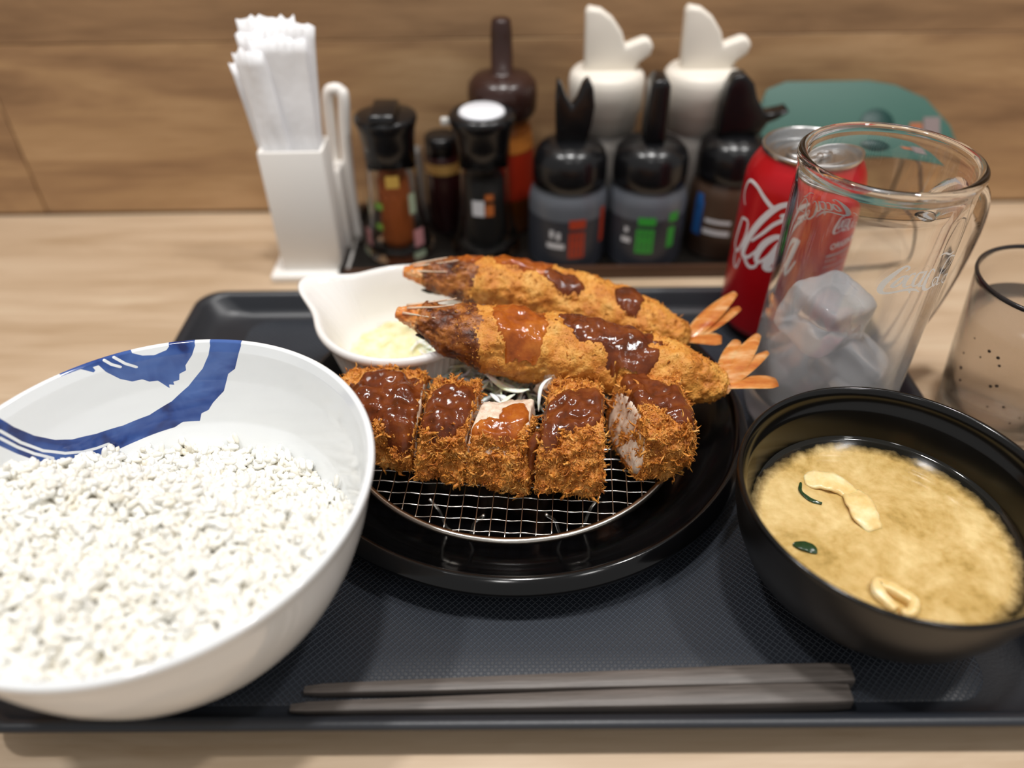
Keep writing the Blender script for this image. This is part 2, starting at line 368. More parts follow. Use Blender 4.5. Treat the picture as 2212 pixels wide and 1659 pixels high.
for l_ in L_LINES:
    q = tp(l_)
    for (a, b), (c, d) in zip(q, q[1:]):
        dx, dy = c-a, d-b; t = np.clip(((u-a)*dx+(ss-b)*dy)/(dx*dx+dy*dy), 0, 1)
        sd = np.maximum(sd, .62-np.hypot(u-a-t*dx, ss-b-t*dy))
# light brush marks repeated once on the outside
sd = np.where(outside, 5.0, sd)
at_ = bowl.data.attributes.new('brush', 'FLOAT', 'POINT'); at_.data.foreach_set('value', sd.astype(np.float32))
M = NT('white_blue_glaze'); an = M.n('ShaderNodeAttribute'); an.attribute_name = 'brush'
mr = M.n('ShaderNodeMapRange'); mr.inputs['From Min'].default_value = .10; mr.inputs['From Max'].default_value = -.10
M.l(an.outputs['Fac'], mr.inputs['Value'])
tc = M.n('ShaderNodeTexCoord'); nz = M.n('ShaderNodeTexNoise'); nz.inputs['Scale'].default_value = 55; nz.inputs['Detail'].default_value = 3; nz.inputs['Distortion'].default_value = .4; M.l(tc.outputs['Object'], nz.inputs['Vector'])
cr = M.n('ShaderNodeValToRGB'); e = cr.color_ramp.elements; e[0].position = .33; e[0].color = lin('232f63'); e[1].position = .6; e[1].color = lin('4a68a8'); q = e.new(.42); q.color = lin('2f4a8c')
M.l(nz.outputs['Fac'], cr.inputs[0])
mx = M.n('ShaderNodeMix', data_type='RGBA'); mx.inputs[6].default_value = lin('edf0f2'); M.l(cr.outputs[0], mx.inputs[7]); M.l(mr.outputs[0], mx.inputs[0]); M.l(mx.outputs[2], M.b.inputs['Base Color'])
M.b.inputs['Roughness'].default_value = .08
bowl.data.materials.append(M.m)

# cooked rice
def rice_h(x, y):
    """height above the table of the heap, bowl-centred coordinates"""
    t = min(1, max(0, (y+.006+.25*x)/.062)); t = t*t*(3-2*t)
    h = .0785-.031*t
    h += .0075*fbm((x, y, 0), 38, 3)+.0045*fbm((x+3, y, 1), 105, 2)
    lx = max(0, (-x-.05)/.03); h -= .004*lx
    return h
def bowl_r(z): return float(np.interp(z, ip[:, 1], ip[:, 0]))
m_rice = NT('steamed_rice'); b = m_rice.b
gi = m_rice.n('ShaderNodeAttribute'); gi.attribute_name = 'tint'
cr = m_rice.n('ShaderNodeValToRGB'); e = cr.color_ramp.elements; e[0].color = lin('ece6d6'); e[1].color = lin('f5f5f1'); m_rice.l(gi.outputs['Fac'], cr.inputs[0]); m_rice.l(cr.outputs[0], b.inputs['Base Color'])
b.inputs['Roughness'].default_value = .25; b.inputs['Specular IOR Level'].default_value = .5; b.inputs['Subsurface Weight'].default_value = 0.0
b.inputs['Subsurface Radius'].default_value = (1, .93, .78); b.inputs['Subsurface Scale'].default_value = .0025
gv, gf = [], []
NR, NS = 6, 7
for i in range(NR+1):
    t = i/NR; x = -1+2*t; r = math.sqrt(max(0, 1-abs(x)**2.4))
    if i in (0, NR): gv.append((x, 0, 0)); continue
    for k in range(NS): a = 2*PI*k/NS; gv.append((x, r*math.cos(a), r*math.sin(a)*.82))
for k in range(NS): gf.append((0, 1+(k+1) % NS, 1+k))
for i in range(NR-2):
    for k in range(NS):
        j = (k+1) % NS; a = 1+i*NS; gf.append((a+k, a+j, a+NS+j, a+NS+k))
last = 1+(NR-1)*NS; a = 1+(NR-2)*NS
for k in range(NS): gf.append((a+k, a+(k+1) % NS, last))
GV = np.array(gv)
Vs = []; Fs = []; T = []; cnt = 0
tri = np.random.RandomState(3)
for layer, N in ((0, 4200), (1, 3000), (2, 1700)):
    for _ in range(N):
        while True:
            x, y = tri.uniform(-.08, .08, 2)
            if math.hypot(x, y) > .0805: continue
            h = rice_h(x, y)
            if math.hypot(x, y) < bowl_r(h)-.0012: break
        z = h-.0022*layer+tri.uniform(-.0012, .0012)+(.0026*tri.rand() if layer == 0 and tri.rand() < .22 else 0)
        yaw = tri.uniform(0, 2*PI); pit = tri.normal(0, .5); rol = tri.uniform(0, 6)
        Rm = np.array((Matrix.Rotation(yaw, 3, 'Z') @ Matrix.Rotation(pit, 3, 'Y') @ Matrix.Rotation(rol, 3, 'X')))
        s = tri.uniform(.85, 1.12); w = tri.uniform(.00138, .00165)*s
        P = GV*np.array([.0034*s, w, w]); bend = tri.uniform(-60, 60); P[:, 1] += bend*P[:, 0]**2
        P = P @ Rm.T+np.array([x, y, z])
        k = len(Vs)*len(GV) if False else cnt*len(GV)
        Vs.append(P); Fs += [tuple(i+k for i in q) for q in gf]; T += [min(1, max(0, .75-.35*layer+tri.normal(0, .25)))]*len(GV); cnt += 1
V = np.concatenate(Vs)
# solid mass of packed rice underneath the loose surface grains
gx = 60; mv = []; mf = []
for i in range(gx+1):
    rr_ = i/gx
    for k in range(72):
        a = 2*PI*k/72; x, y = .079*rr_*math.cos(a), .079*rr_*math.sin(a); h = rice_h(x, y); R = math.hypot(x, y); lim = bowl_r(h-.004)-.001
        if R > lim: x, y = x*lim/R, y*lim/R
        mv.append((x, y, rice_h(x, y)-.0034))
for i in range(gx):
    for k in range(72): j = (k+1) % 72; mf.append((i*72+k, (i+1)*72+k, (i+1)*72+j, i*72+j))
k0 = len(V); V = np.concatenate([V, np.array(mv)]); Fs += [tuple(i+k0 for i in q) for q in mf]; T += [.2]*len(mv)
rice = mk('steamed_rice', V, Fs, m_rice.m, None, (RB.x, RB.y, 0)); tag(rice, 'mound of steamed white rice grains filling the blue and white bowl', 'rice', kind='stuff')
a_ = rice.data.attributes.new('tint', 'FLOAT', 'POINT'); a_.data.foreach_set('value', np.array(T, np.float32))

# ------------------------------------------------------------ black plate and wire rack
PC = Vector((.002, .3125, .006))
plate_fn = lambda a, r, z: (r/math.sqrt((math.cos(a))**2+(math.sin(a)/.975)**2), z)
plate = lathe('main_plate', [(0, .0045), (.09, .0050), (.097, .0065), (.106, .0125), (.1135, .0195), (.1155, .0224), (.1172, .0230), (.1186, .0226), (.1224, .0180), (.1229, .0166), (.1222, .0152), (.119, .0138), (.104, .006), (.088, .0012), (.082, 0), (.079, 0), (.077, .0022), (0, .0022)], m_black, None, PC, 160, plate_fn)
tag(plate, 'round glossy black plate holding the fried cutlet and prawns', 'plate')
RCX, RCY, RZ, RRd = .0005, .3040, .0310, .0880
rack = empty('draining_rack', (RCX, RCY, RZ), 'round steel wire mesh rack under the sliced cutlet on the black plate', 'rack')
lathe('rim_band', [(RRd-.0010, -.0012), (RRd+.0012, -.0012), (RRd+.0014, 0), (RRd+.0012, .0016), (RRd-.0010, .0016), (RRd-.0014, 0), (RRd-.0010, -.0012)], m_steel, rack, n=120)
rot = math.radians(-4.5); sp_ = .0069
for d in (0, 1):
    for i in range(-12, 13):
        o_ = i*sp_+(.002 if d else 0)
        if abs(o_) > RRd-.002: continue
        h = math.sqrt(RRd**2-o_**2); N = 40; pts = []
        for k in range(N+1):
            t = -h+2*h*k/N; zz_ = (.00035 if d else -.00035)*math.sin(PI*t/sp_)+(.0003 if d else -.0003)
            x, y = (t, o_) if d == 0 else (o_, t)
            pts.append((x*math.cos(rot)-y*math.sin(rot), x*math.sin(rot)+y*math.cos(rot), zz_))
        run = []
        for p_ in pts+[None]:
            if p_ is not None and math.hypot(p_[0]+RCX+.0598, p_[1]+RCY-.3495) > .0395: run.append(p_); continue
            if len(run) > 2: tube('wire', run, .00030, m_steel, rack, n=6)
            run = []
for ang in (-112, -68, 30, 150):
    a = math.radians(ang); c, s = math.cos(a), math.sin(a); tx, ty = -s, c; r1 = .072
    P = [(r1*c-.014*tx, r1*s-.014*ty, -.001), (r1*c-.009*tx, r1*s-.009*ty, -.008), (r1*c-.006*tx, r1*s-.006*ty, -.0185), (r1*c, r1*s, -.0205), (r1*c+.006*tx, r1*s+.006*ty, -.0185), (r1*c+.009*tx, r1*s+.009*ty, -.008), (r1*c+.014*tx, r1*s+.014*ty, -.001)]
    if ang in (30, 150): P = [(x, y, max(z, -.019)) for x, y, z in P]
    tube('foot', smoothp(P, 5), .0009, m_steel, rack, n=8)

# ------------------------------------------------------------ cutlet
m_crust = ramp_mat('panko_crust', [(.28, '8c4614'), (.42, 'c07228'), (.55, 'd48e3c'), (.70, 'e2aa5c')], 110, 8, .5, bumpd=.0008, bumps=.9, bscale=700)
m_crumb = ramp_mat('panko_crumb', [(.30, '9a4e18'), (.44, 'cc7c2c'), (.56, 'e09a42'), (.70, 'f0bc70')], 160, 6, .45, bumpd=.0003, bumps=.5)
m_fine = ramp_mat('prawn_crust', [(.28, '9a5218'), (.42, 'cb7f2e'), (.56, 'dc9a42'), (.72, 'eab865')], 90, 8, .5, bumpd=.0008, bumps=.9, bscale=900)
m_finecr = ramp_mat('prawn_crumb', [(.30, 'a85a1c'), (.45, 'd08634'), (.58, 'e0a04a'), (.72, 'efc072')], 120, 6, .42, bumpd=.0003, bumps=.5)
m_burnt = ramp_mat('dark_fried_batter', [(.30, '2c120a'), (.46, '6a3414'), (.6, 'a8652b'), (.75, 'c98a45')], 130, 8, .4, bumpd=.0008, bumps=.9, bscale=600)
m_meat = ramp_mat('cooked_meat', [(.3, 'c9a588'), (.5, 'e6cfb8'), (.7, 'f4e8d8')], 1, 6, .32, (260, 260, 90), bumpd=.0006, bumps=.8)
def sauce_mat(name, c0, c1, c2):
    return ramp_mat(name, [(.3, c0), (.5, c1), (.72, c2)], 90, 4, .07, bumpd=.0005, bumps=.4, bscale=520)
m_sauce = sauce_mat('brown_sauce', '46200c', '6c3214', '8a4a20')
m_sauce2 = sauce_mat('amber_sauce', '7a3610', 'a35217', 'c4742a')

def warp_box(corners, n=(26, 22, 16), capl=False, capr=False, k=4.5, sx=1.0, syz=1.0, amp=.0012, seed=0, nsc=170, open_amp=1):
    """rounded slab through 8 corners: bottom FL FR BR BL, top FL FR BR BL; flat cut faces at both x ends"""
    c = [Vector(p) for p in corners]; bm = bmesh.new()
    verts = {}
    def P(u, v, w):
        m_ = (abs(v)**k+abs(w)**k)**(1/k); mx_ = max(abs(v), abs(w)); f = mx_/m_ if m_ > 0 else 1
        v2, w2 = v*f*syz, w*f*syz
        e = 1.0
        if capr and u > .35: e = max(.0, 1-((u-.35)/.65)**2.6)**.42
        if capl and u < -.35: e = max(.0, 1-((-u-.35)/.65)**2.6)**.42
        v2 *= e; w2 = w2*e-(1-e)*.15
        u2 = u*sx; a, b_, d = (u2+1)/2, (v2+1)/2, (w2+1)/2
        lo = c[0].lerp(c[1], a).lerp(c[3].lerp(c[2], a), b_); hi = c[4].lerp(c[5], a).lerp(c[7].lerp(c[6], a), b_)
        return lo.lerp(hi, d), e
    cen, _ = P(0, 0, 0)
    nx, ny, nz = n
    def vert(i, j, l):
        key = (i, j, l)
        if key in verts: return verts[key]
        u, v, w = -1+2*i/nx, -1+2*j/ny, -1+2*l/nz
        p, e = P(u, v, w); ax, _ = P(u, 0, 0)
        d = (p-ax); flat = (not capr and i == nx) or (not capl and i == 0)
        d = d.normalized() if d.length > 1e-6 else Vector((u, 0, 0))
        q = p+Vector((seed*.31, seed*.17, 0))
        a = amp*(.75*fbm(q, 70, 2)+fbm(q, nsc, 5)*1.3+.6*(.5-abs(fbm(q, nsc*2.2, 3)))+.4*fbm(q, nsc*5, 2))*open_amp
        if flat and max(abs(v), abs(w)) < .99: d = Vector((1 if i == nx else -1, 0, 0)); a *= .55
        verts[key] = bm.verts.new(p+d*a); return verts[key]
    R = range
    for i in R(nx):
        for j in R(ny):
            for l in (0, nz):
                f = [vert(i, j, l), vert(i+1, j, l), vert(i+1, j+1, l), vert(i, j+1, l)]; bm.faces.new(f if l else f[::-1])
    for i in R(nx):
        for l in R(nz):
            for j in (0, ny):
                f = [vert(i, j, l), vert(i+1, j, l), vert(i+1, j, l+1), vert(i, j, l+1)]; bm.faces.new(f if not j else f[::-1])
    for j in R(ny):
        for l in R(nz):
            for i in (0, nx):
                f = [vert(i, j, l), vert(i, j+1, l), vert(i, j+1, l+1), vert(i, j, l+1)]; bm.faces.new(f if i else f[::-1])
    return bm
def crumb_vf(p, nrm, size, rg, rod=False):
    """one ragged panko shard: a short crumpled tapering strip"""
    t = Vector((rg.gauss(0, 1), rg.gauss(0, 1), rg.gauss(0, 1))); t = (t-nrm*t.dot(nrm)*.75).normalized()
    s = t.cross(nrm)+Vector((rg.gauss(0, .4), rg.gauss(0, .4), rg.gauss(0, .4))); s.normalize()
    L_ = size*rg.uniform(.7, 1.8); w = size*rg.uniform(.15, .36); q = p-nrm*size*.12; v = []
    n = 6
    for i in range(n):
        a = i/(n-1); ww = w*(1-.7*abs(a-.4)/.6)*rg.uniform(.55, 1.5)
        v += [q+s*ww, q-s*ww*.8+nrm*ww*.6, q-nrm*ww*.5]
        q = q+(t*(L_/(n-1)))+nrm*rg.gauss(.10, .30)*L_/5+s*rg.gauss(0, .35)*L_/5
        t = (t+s*rg.gauss(0, .45)+nrm*rg.gauss(-.12, .35)).normalized()
    f = []
    for i in range(n-1):
        for k in range(3): j = (k+1) % 3; f.append((3*i+k, 3*i+j, 3*i+3+j, 3*i+3+k))
    f.append((0, 2, 1)); f.append((3*n-3, 3*n-2, 3*n-1))
    return v, f
def scatter(bm, N, size, rg, keep):
    bm.faces.ensure_lookup_table(); fs = [f for f in bm.faces if f.calc_area() > 1e-12]
    w = np.array([f.calc_area() for f in fs]); cs = np.cumsum(w/w.sum()); parts = []; tries = 0
    while len(parts) < N and tries < N*5:
        tries += 1
        f = fs[min(len(fs)-1, int(np.searchsorted(cs, rg.random())))]; vs = f.verts; a, b_ = rg.random(), rg.random()
        p = vs[0].co.lerp(vs[1].co, a).lerp(vs[-1].co.lerp(vs[-2].co, a), b_)
        if not keep(p, f.normal): continue
        parts.append(crumb_vf(p, f.normal.copy(), size*(1+1.2*(rg.random() < .10)), rg))
    return merge(parts)
def sauce_sheet(bvh, x0, x1, y0, y1, maskf, thick=.0014, st=.0007, ztop=.12, zmin=.03):
    nx, ny = int((x1-x0)/st), int((y1-y0)/st); H = np.full((nx+1, ny+1), np.nan); Mk = np.zeros((nx+1, ny+1))
    for i in range(nx+1):
        for j in range(ny+1):
            x, y = x0+i*st, y0+j*st; m_ = maskf(x, y); Mk[i, j] = m_
            if m_ > -.35:
                h = bvh.ray_cast(Vector((x, y, ztop)), Vector((0, 0, -1)))
                if h[0] is not None and h[0].z > zmin: H[i, j] = h[0].z
    H2 = H.copy()
    for it in range(2):
        Hn = H2.copy()
        for i in range(1, nx):
            for j in range(1, ny):
                q = H2[i-1:i+2, j-1:j+2]
                if not np.isnan(H2[i, j]): Hn[i, j] = .55*np.nanmean(q)+.45*np.nanmax(q) if it == 0 else np.nanmean(q)
        H2 = Hn
    idx = {}; V = []; F = []
    def vid(i, j):
        if (i, j) not in idx:
            m_ = Mk[i, j]; t = thick*math.sqrt(min(1, max(0, m_)*2.2)) if m_ > 0 else -.0012
            x, y = x0+i*st, y0+j*st
            t += .00035*fbm((x, y, 5), 260, 2)*(m_ > 0)
            idx[(i, j)] = len(V); V.append((x, y, H2[i, j]+t))
        return idx[(i, j)]
    for i in range(nx):
        for j in range(ny):
            q = [(i, j), (i+1, j), (i+1, j+1), (i, j+1)]
            if any(np.isnan(H2[a]) for a in q): continue
            if max(Mk[a] for a in q) <= 0: continue
            F.append(tuple(vid(*a) for a in q))
    return V, F
def blobmask(blobs, seed=0, edge=.55):
    def f(x, y):
        m_ = max(1-((x-cx)*math.cos(r)+(y-cy)*math.sin(r))**2/rx**2-(-(x-cx)*math.sin(r)+(y-cy)*math.cos(r))**2/ry**2 for cx, cy, rx, ry, r in blobs)
        return m_+edge*fbm((x+seed, y, 2), 130, 4)
    return f
ZB, ZT = .0330, .0645
slices = [
 dict(c=[(-.094, .266, ZB), (-.0480, .2530, ZB), (-.0455, .300, ZB), (-.090, .306, ZB), (-.092, .272, ZT-.002), (-.0450, .2600, ZT-.002), (-.0430, .300, ZT-.002), (-.086, .305, ZT-.002)], cl=True, cr=False,
   blobs=[(-.064, .280, .022, .016, .4), (-.052, .268, .010, .012, .2), (-.078, .276, .016, .012, 0)], label='leftmost slice of breaded cutlet, half behind the rice bowl rim'),
 dict(c=[(-.0460, .2490, ZB), (-.0240, .2440, ZB), (-.0170, .2900, ZB), (-.0400, .2930, ZB), (-.0420, .2560, ZT-.001), (-.0215, .2530, ZT-.001), (-.0150, .2900, ZT), (-.0370, .2930, ZT)], cl=False, cr=False,
   blobs=[(-.031, .264, .0125, .011, .0), (-.028, .275, .010, .010, .3)], label='second slice of breaded cutlet from the left, sauce across its front'),
 dict(c=[(-.0225, .2440, ZB), (.0062, .2390, ZB), (.0100, .2790, ZB), (-.0120, .2830, ZB), (-.0195, .2520, ZT-.001), (.0060, .2540, ZT-.002), (.0105, .2790, ZT), (-.0115, .2770, ZT)], cl=False, cr=False,
   blobs=[(-.008, .2560, .0115, .0050, -.15), (.0005, .2630, .0075, .0075, .3)], label='middle slice of cutlet with bare pale meat and sauce on top'),
 dict(c=[(.0085, .2390, ZB), (.0400, .2340, ZB), (.0420, .2860, ZB), (.0195, .2890, ZB), (.0125, .2480, ZT), (.0405, .2470, ZT), (.0430, .2900, ZT), (.0210, .2920, ZT)], cl=False, cr=False,
   blobs=[(.0265, .263, .0165, .0125, .15), (.016, .256, .007, .010, .0), (.036, .268, .008, .012, 0)], label='fourth slice of cutlet from the left with thick brown sauce on top'),
 dict(c=[(.0590, .2435, ZB), (.0890, .2560, ZB), (.0860, .2880, ZB), (.0450, .2830, ZB), (.0625, .2480, ZT), (.0870, .2590, ZT-.002), (.0840, .2930, ZT), (.0520, .2910, ZT)], cl=False, cr=True,
   blobs=[(.0690, .2740, .0150, .0105, -.45), (.0780, .2660, .009, .008, .3), (.060, .284, .008, .008, 0)], label='rightmost slice of breaded cutlet with its cut side facing left')]
for si, S_ in enumerate(slices):
    cs = S_['c']; cen = Vector((sum(p[0] for p in cs)/8, sum(p[1] for p in cs)/8, ZB))
    root = empty('cutlet_slice', cen, S_['label'], 'cutlet', 'slices of one fried cutlet on the wire rack')
    rg = random.Random(40+si); LC = lambda v: [Vector(p)-cen for p in v]
    cc = cs
    if si == 2:   # coating fell off its top: crust covers only the lower front part
        cc = [Vector(p) for p in cs]; cc = [tuple(p) for p in cc[:4]]+[tuple(cc[i].lerp(cc[i-4], .10)+(Vector((0, -.0018, 0)) if i < 6 else Vector((0, -.014, 0)))) for i in range(4, 8)]
    bm = warp_box(cc, n=(60, 64, 44), capl=S_['cl'], capr=S_['cr'], seed=si+1, amp=.0024, sx=.985)
    bmesh.ops.recalc_face_normals(bm, faces=bm.faces)
    mm = warp_box(cs, n=(20, 24, 20), capl=S_['cl'], capr=S_['cr'], seed=si+9, amp=.0011, nsc=120, sx=1.03, syz=(.84 if si != 2 else .97), k=3.2)
    bmesh.ops.recalc_face_normals(mm, faces=mm.faces)
    meshes = []
    for nm, b_, mt in (('crust', bm, m_crust), ('meat', mm, m_meat)):
        me = bpy.data.meshes.new(nm); b_.to_mesh(me)
        for v in me.vertices: v.co -= cen
        link_obj(nm, me, mt, root)
    V1 = [v.co.copy() for v in bm.verts]; F1 = [tuple(v.index for v in f.verts) for f in bm.faces]
    bm.verts.index_update(); F1 = [tuple(v.index for v in f.verts) for f in bm.faces]; mm.verts.index_update()
    n1 = len(V1); V1 += [v.co.copy() for v in mm.verts]; F1 += [tuple(v.index+n1 for v in f.verts) for f in mm.faces]
    bvh = BVHTree.FromPolygons(V1, F1)
    mk_ = blobmask(S_['blobs'], si*1.7)
    def keep(p, nrm, mk_=mk_, cl=S_['cl'], cr_=S_['cr']):
        if nrm.z < -.5 and rnd.random() < .7: return False
        if abs(nrm.x) > .85 and not ((cr_ and nrm.x > 0) or (cl and nrm.x < 0)): return False
        if nrm.z > .2 and mk_(p.x, p.y) > -.02 and p.z > ZB+.015: return False
        return True
    v, f = scatter(bm, 6500, .0015, rg, keep)
    o = mk('crumb_coating', LC(v), f, m_crumb, root); o['kind'] = 'stuff'
    xs = [p[0] for p in cs]; ys = [p[1] for p in cs]
    v, f = sauce_sheet(bvh, min(xs)-.003, max(xs)+.003, min(ys)-.004, max(ys)+.004, mk_, thick=.0016)
    if v: mk('sauce', LC(v), f, (m_sauce if si != 2 else m_sauce2), root)
    bm.free(); mm.free()
    if si == 3:
        P = smoothp([(.0118, .2520, .0620), (.0088, .2500, .0560), (.0080, .2480, .0480), (.0078, .2475, .0400), (.0075, .2480, .0350)], 5)
        v, f = tube_vf([p for p in P], [.0019+.0010*math.sin(i/len(P)*7)**2 for i in range(len(P))], 10)
        mk('sauce_drip', LC(v), f, m_sauce, root)

# ------------------------------------------------------------ fried prawns
m_shell = ramp_mat('prawn_shell', [(.3, 'b8561d'), (.5, 'd98c45'), (.68, 'efc08c')], 40, 5, .22, (1, 4, 4), bumpd=.0004, bumps=.5, Subsurface_Weight=.3, Subsurface_Scale=.002)
m_feeler = mat('pale_shell_ridge', 'efc9a6', .3, Subsurface_Weight=.3)
m_eye = mat('prawn_eye_black', '0d0b0c', .25)
def prawn(label, axis, rad, sauces, seed, fan, burnt_x):
    P = smoothp(axis, 10); P = [Vector(p) for p in P]; R = [r for r in smoothp([(a, b) for a, b in rad], 10)]
    base = Vector((P[0].x, P[0].y, min(p.z for p in P)-.015)); base = Vector(axis[len(axis)//2])-Vector((0, 0, .014))
    root = empty('fried_prawn', base, label, 'prawn', 'breaded fried prawns at the back of the plate')
    N = 170; ns = 90; pts = []; rr = []
    for i in range(N):
        t = i/(N-1)*(len(P)-1); k = min(int(t), len(P)-2); pts.append(P[k].lerp(P[k+1], t-k)); q = R[k]*(1-(t-k))+R[k+1]*(t-k); rr.append(q)
    V = []; F = []
    for i, p in enumerate(pts):
        t = (pts[min(i+1, N-1)]-pts[max(i-1, 0)]).normalized(); s = t.cross(Vector((0, 0, 1))).normalized(); up = s.cross(t)
        for k in range(ns):
            a = 2*PI*k/ns; d = s*math.cos(a)*rr[i][0]+up*math.sin(a)*rr[i][1]; q = p+d; dn = d.normalized()
            a_ = .0022*(fbm(q+Vector((seed, 0, 0)), 110, 5)+.5*(.5-abs(fbm(q, 260, 3)))+.35*fbm(q, 520, 3))*min(1, rr[i][0]/.006)
            V.append(q+dn*a_)
    for i in range(N-1):
        for k in range(ns): j = (k+1) % ns; F.append((i*ns+k, (i+1)*ns+k, (i+1)*ns+j, i*ns+j))
    F.append(tuple(range(ns))); F.append(tuple(range((N-1)*ns, N*ns))[::-1])
    nh = int(N*.115)
    LC = lambda v: [Vector(p)-base for p in v]
    # shell head: first stretch, no crumbs
    fh = [q for q in F if max(q) < (nh+3)*ns]; vh = V[:(nh+3)*ns]
    mk('head_shell', LC(vh), fh, m_shell, root)
    fb = [tuple(i-nh*ns for i in q) for q in F if min(q) >= nh*ns]; vb = V[nh*ns:]
    ob = mk('breading', LC(vb), fb, m_fine, root)
    ob.data.materials.append(m_burnt)
    for poly in ob.data.polygons:
        x = poly.center.x+base.x
        if x < burnt_x+.006*fbm(poly.center+Vector((seed, 0, 0)), 90, 3): poly.material_index = 1
    bm = bmesh.new(); bm.from_mesh(ob.data)
    for v in bm.verts: v.co += base
    bmesh.ops.recalc_face_normals(bm, faces=bm.faces)
    mk_ = blobmask(sauces, seed, .55); rg = random.Random(seed)
    v, f = scatter(bm, 6000, .0010, rg, lambda p, n_: not (n_.z > 0 and mk_(p.x, p.y) > -.02) and p.x > burnt_x-.012)
    o = mk('crumb_coating', LC(v), f, m_finecr, root); o['kind'] = 'stuff'
    bm.verts.index_update(); bvh = BVHTree.FromPolygons([v.co.copy() for v in bm.verts], [tuple(v.index for v in f_.verts) for f_ in bm.faces])
    for bl in sauces:
        mk1 = blobmask([bl], seed, .55); e = max(bl[2], bl[3])*1.3
        v, f = sauce_sheet(bvh, bl[0]-e, bl[0]+e, bl[1]-e, bl[1]+e, mk1, thick=.0013)
        if v: mk('sauce', LC(v), f, (m_sauce2 if bl[0] < .02 else m_sauce), root)
    bm.free()
    # shell ridges and feelers at the head
    h0 = pts[0]; t0 = (pts[12]-pts[0]).normalized(); s0 = t0.cross(Vector((0, 0, 1))).normalized()
    for k in range(5):
        oy = (k-2)*.0022; st = h0
        ln = rg.uniform(.022, .034); P_ = []
        for q in range(7):
            a = .2+.8*q/6; c0 = h0+t0*ln*a; ii = min(N-1, int(ln*a/((pts[1]-pts[0]).length+1e-9))); ra = rr[ii]
            an = (k-2)*.55-.35; P_.append(c0-s0*(-1)*math.sin(an)*(ra[0]+.0004)+Vector((0, 0, math.cos(an)*(ra[1]+.0004))))
        tube('feeler', LC(P_), [.0007*(1-.6*q/6) for q in range(7)], m_feeler, root, n=6)
    ev = h0+t0*.014+Vector((0, -.0070, -.0062))
    o = tube('eye', LC([ev-t0*.004, ev, ev+t0*.004, ev+t0*.007]), [.0005, .0016, .0014, .0004], m_eye, root, n=8)
    # tail fan
    e0 = pts[-1]
    for (dx, dy, dz, wd) in fan:
        tip = e0+Vector((dx, dy, dz)); d = (tip-e0); Ld = d.length; d.normalize(); side = d.cross(Vector((0, 0, 1))).normalized(); nn = side.cross(d)
        V = []; F = []; n = 9
        for i in range(n):
            a = i/(n-1); w = wd*((.30+.75*math.sin(min(1, a*1.15)*PI*.5))*(1 if a < .85 else 1-.35*((a-.85)/.15)) if wd > .0045 else .25+1.25*math.sin(PI*min(1, .1+a*.85))**.8); c0 = e0-d*.004+d*(Ld+.004)*a+nn*.0012*math.sin(a*PI)
            for q in range(5):
                b_ = -1+q/2; V.append(c0+side*w*b_+nn*(.0011*(1-b_*b_)))
            for q in range(5):
                b_ = 1-q/2; V.append(c0+side*w*b_-nn*(.0009*(1-b_*b_)))
        for i in range(n-1):
            for q in range(10): j = (q+1) % 10; F.append((i*10+q, i*10+j, (i+1)*10+j, (i+1)*10+q))
        F.append(tuple(range(10))[::-1]); F.append(tuple(range((n-1)*10, n*10)))
        mk('tail_blade', LC(V), F, m_shell, root)
    return root
prawn('breaded fried prawn in front, head over the white dish, sauced twice',
      [(-.0578, .3230, .0800), (-.0462, .3205, .0785), (-.0340, .3175, .0755), (-.0128, .3130, .0705), (.0088, .3120, .0660), (.0320, .3105, .0625), (.0560, .3070, .0590), (.0790, .3020, .0560), (.0980, .2980, .0520), (.1070, .2970, .0500)],
      [(.0030, .0028), (.0075, .0068), (.0118, .0108), (.0165, .0160), (.0175, .0175), (.0175, .0170), (.0170, .0165), (.0150, .0150), (.0105, .0110), (.0055, .0060)],
      [(.0040, .312, .013, .0185, .25), (.0480, .311, .0245, .0125, -.2), (.058, .297, .012, .010, 0)], 3,
      [(.0230, .0300, .010, .0034), (.0260, .0200, .006, .0028), (.0270, .0020, .001, .0052), (.0120, .0290, .007, .0040)], -.016)
prawn('breaded fried prawn behind the front one, its tail against the red can',
      [(-.0595, .3710, .0745), (-.0480, .3695, .0738), (-.0338, .3670, .0730), (-.0126, .3640, .0708), (.0088, .3625, .0670), (.0320, .3610, .0610), (.0560, .3530, .0580), (.0760, .3450, .0540), (.0900, .3400, .0500), (.0960, .3390, .0480)],
      [(.0028, .0028), (.0070, .0064), (.0105, .0098), (.0140, .0135), (.0160, .0155), (.0165, .0155), (.0155, .0145), (.0130, .0125), (.0090, .0095), (.0050, .0055)],
      [(.0080, .368, .018, .010, -.2), (-.022, .373, .008, .009, 0), (.0290, .357, .011, .007, -.4), (.0640, .348, .008, .009, 0)], 8,
      [(.0300, .0250, .014, .0036), (.0320, .0190, .008, .0036), (.0180, -.0040, .003, .0055)], -.020)

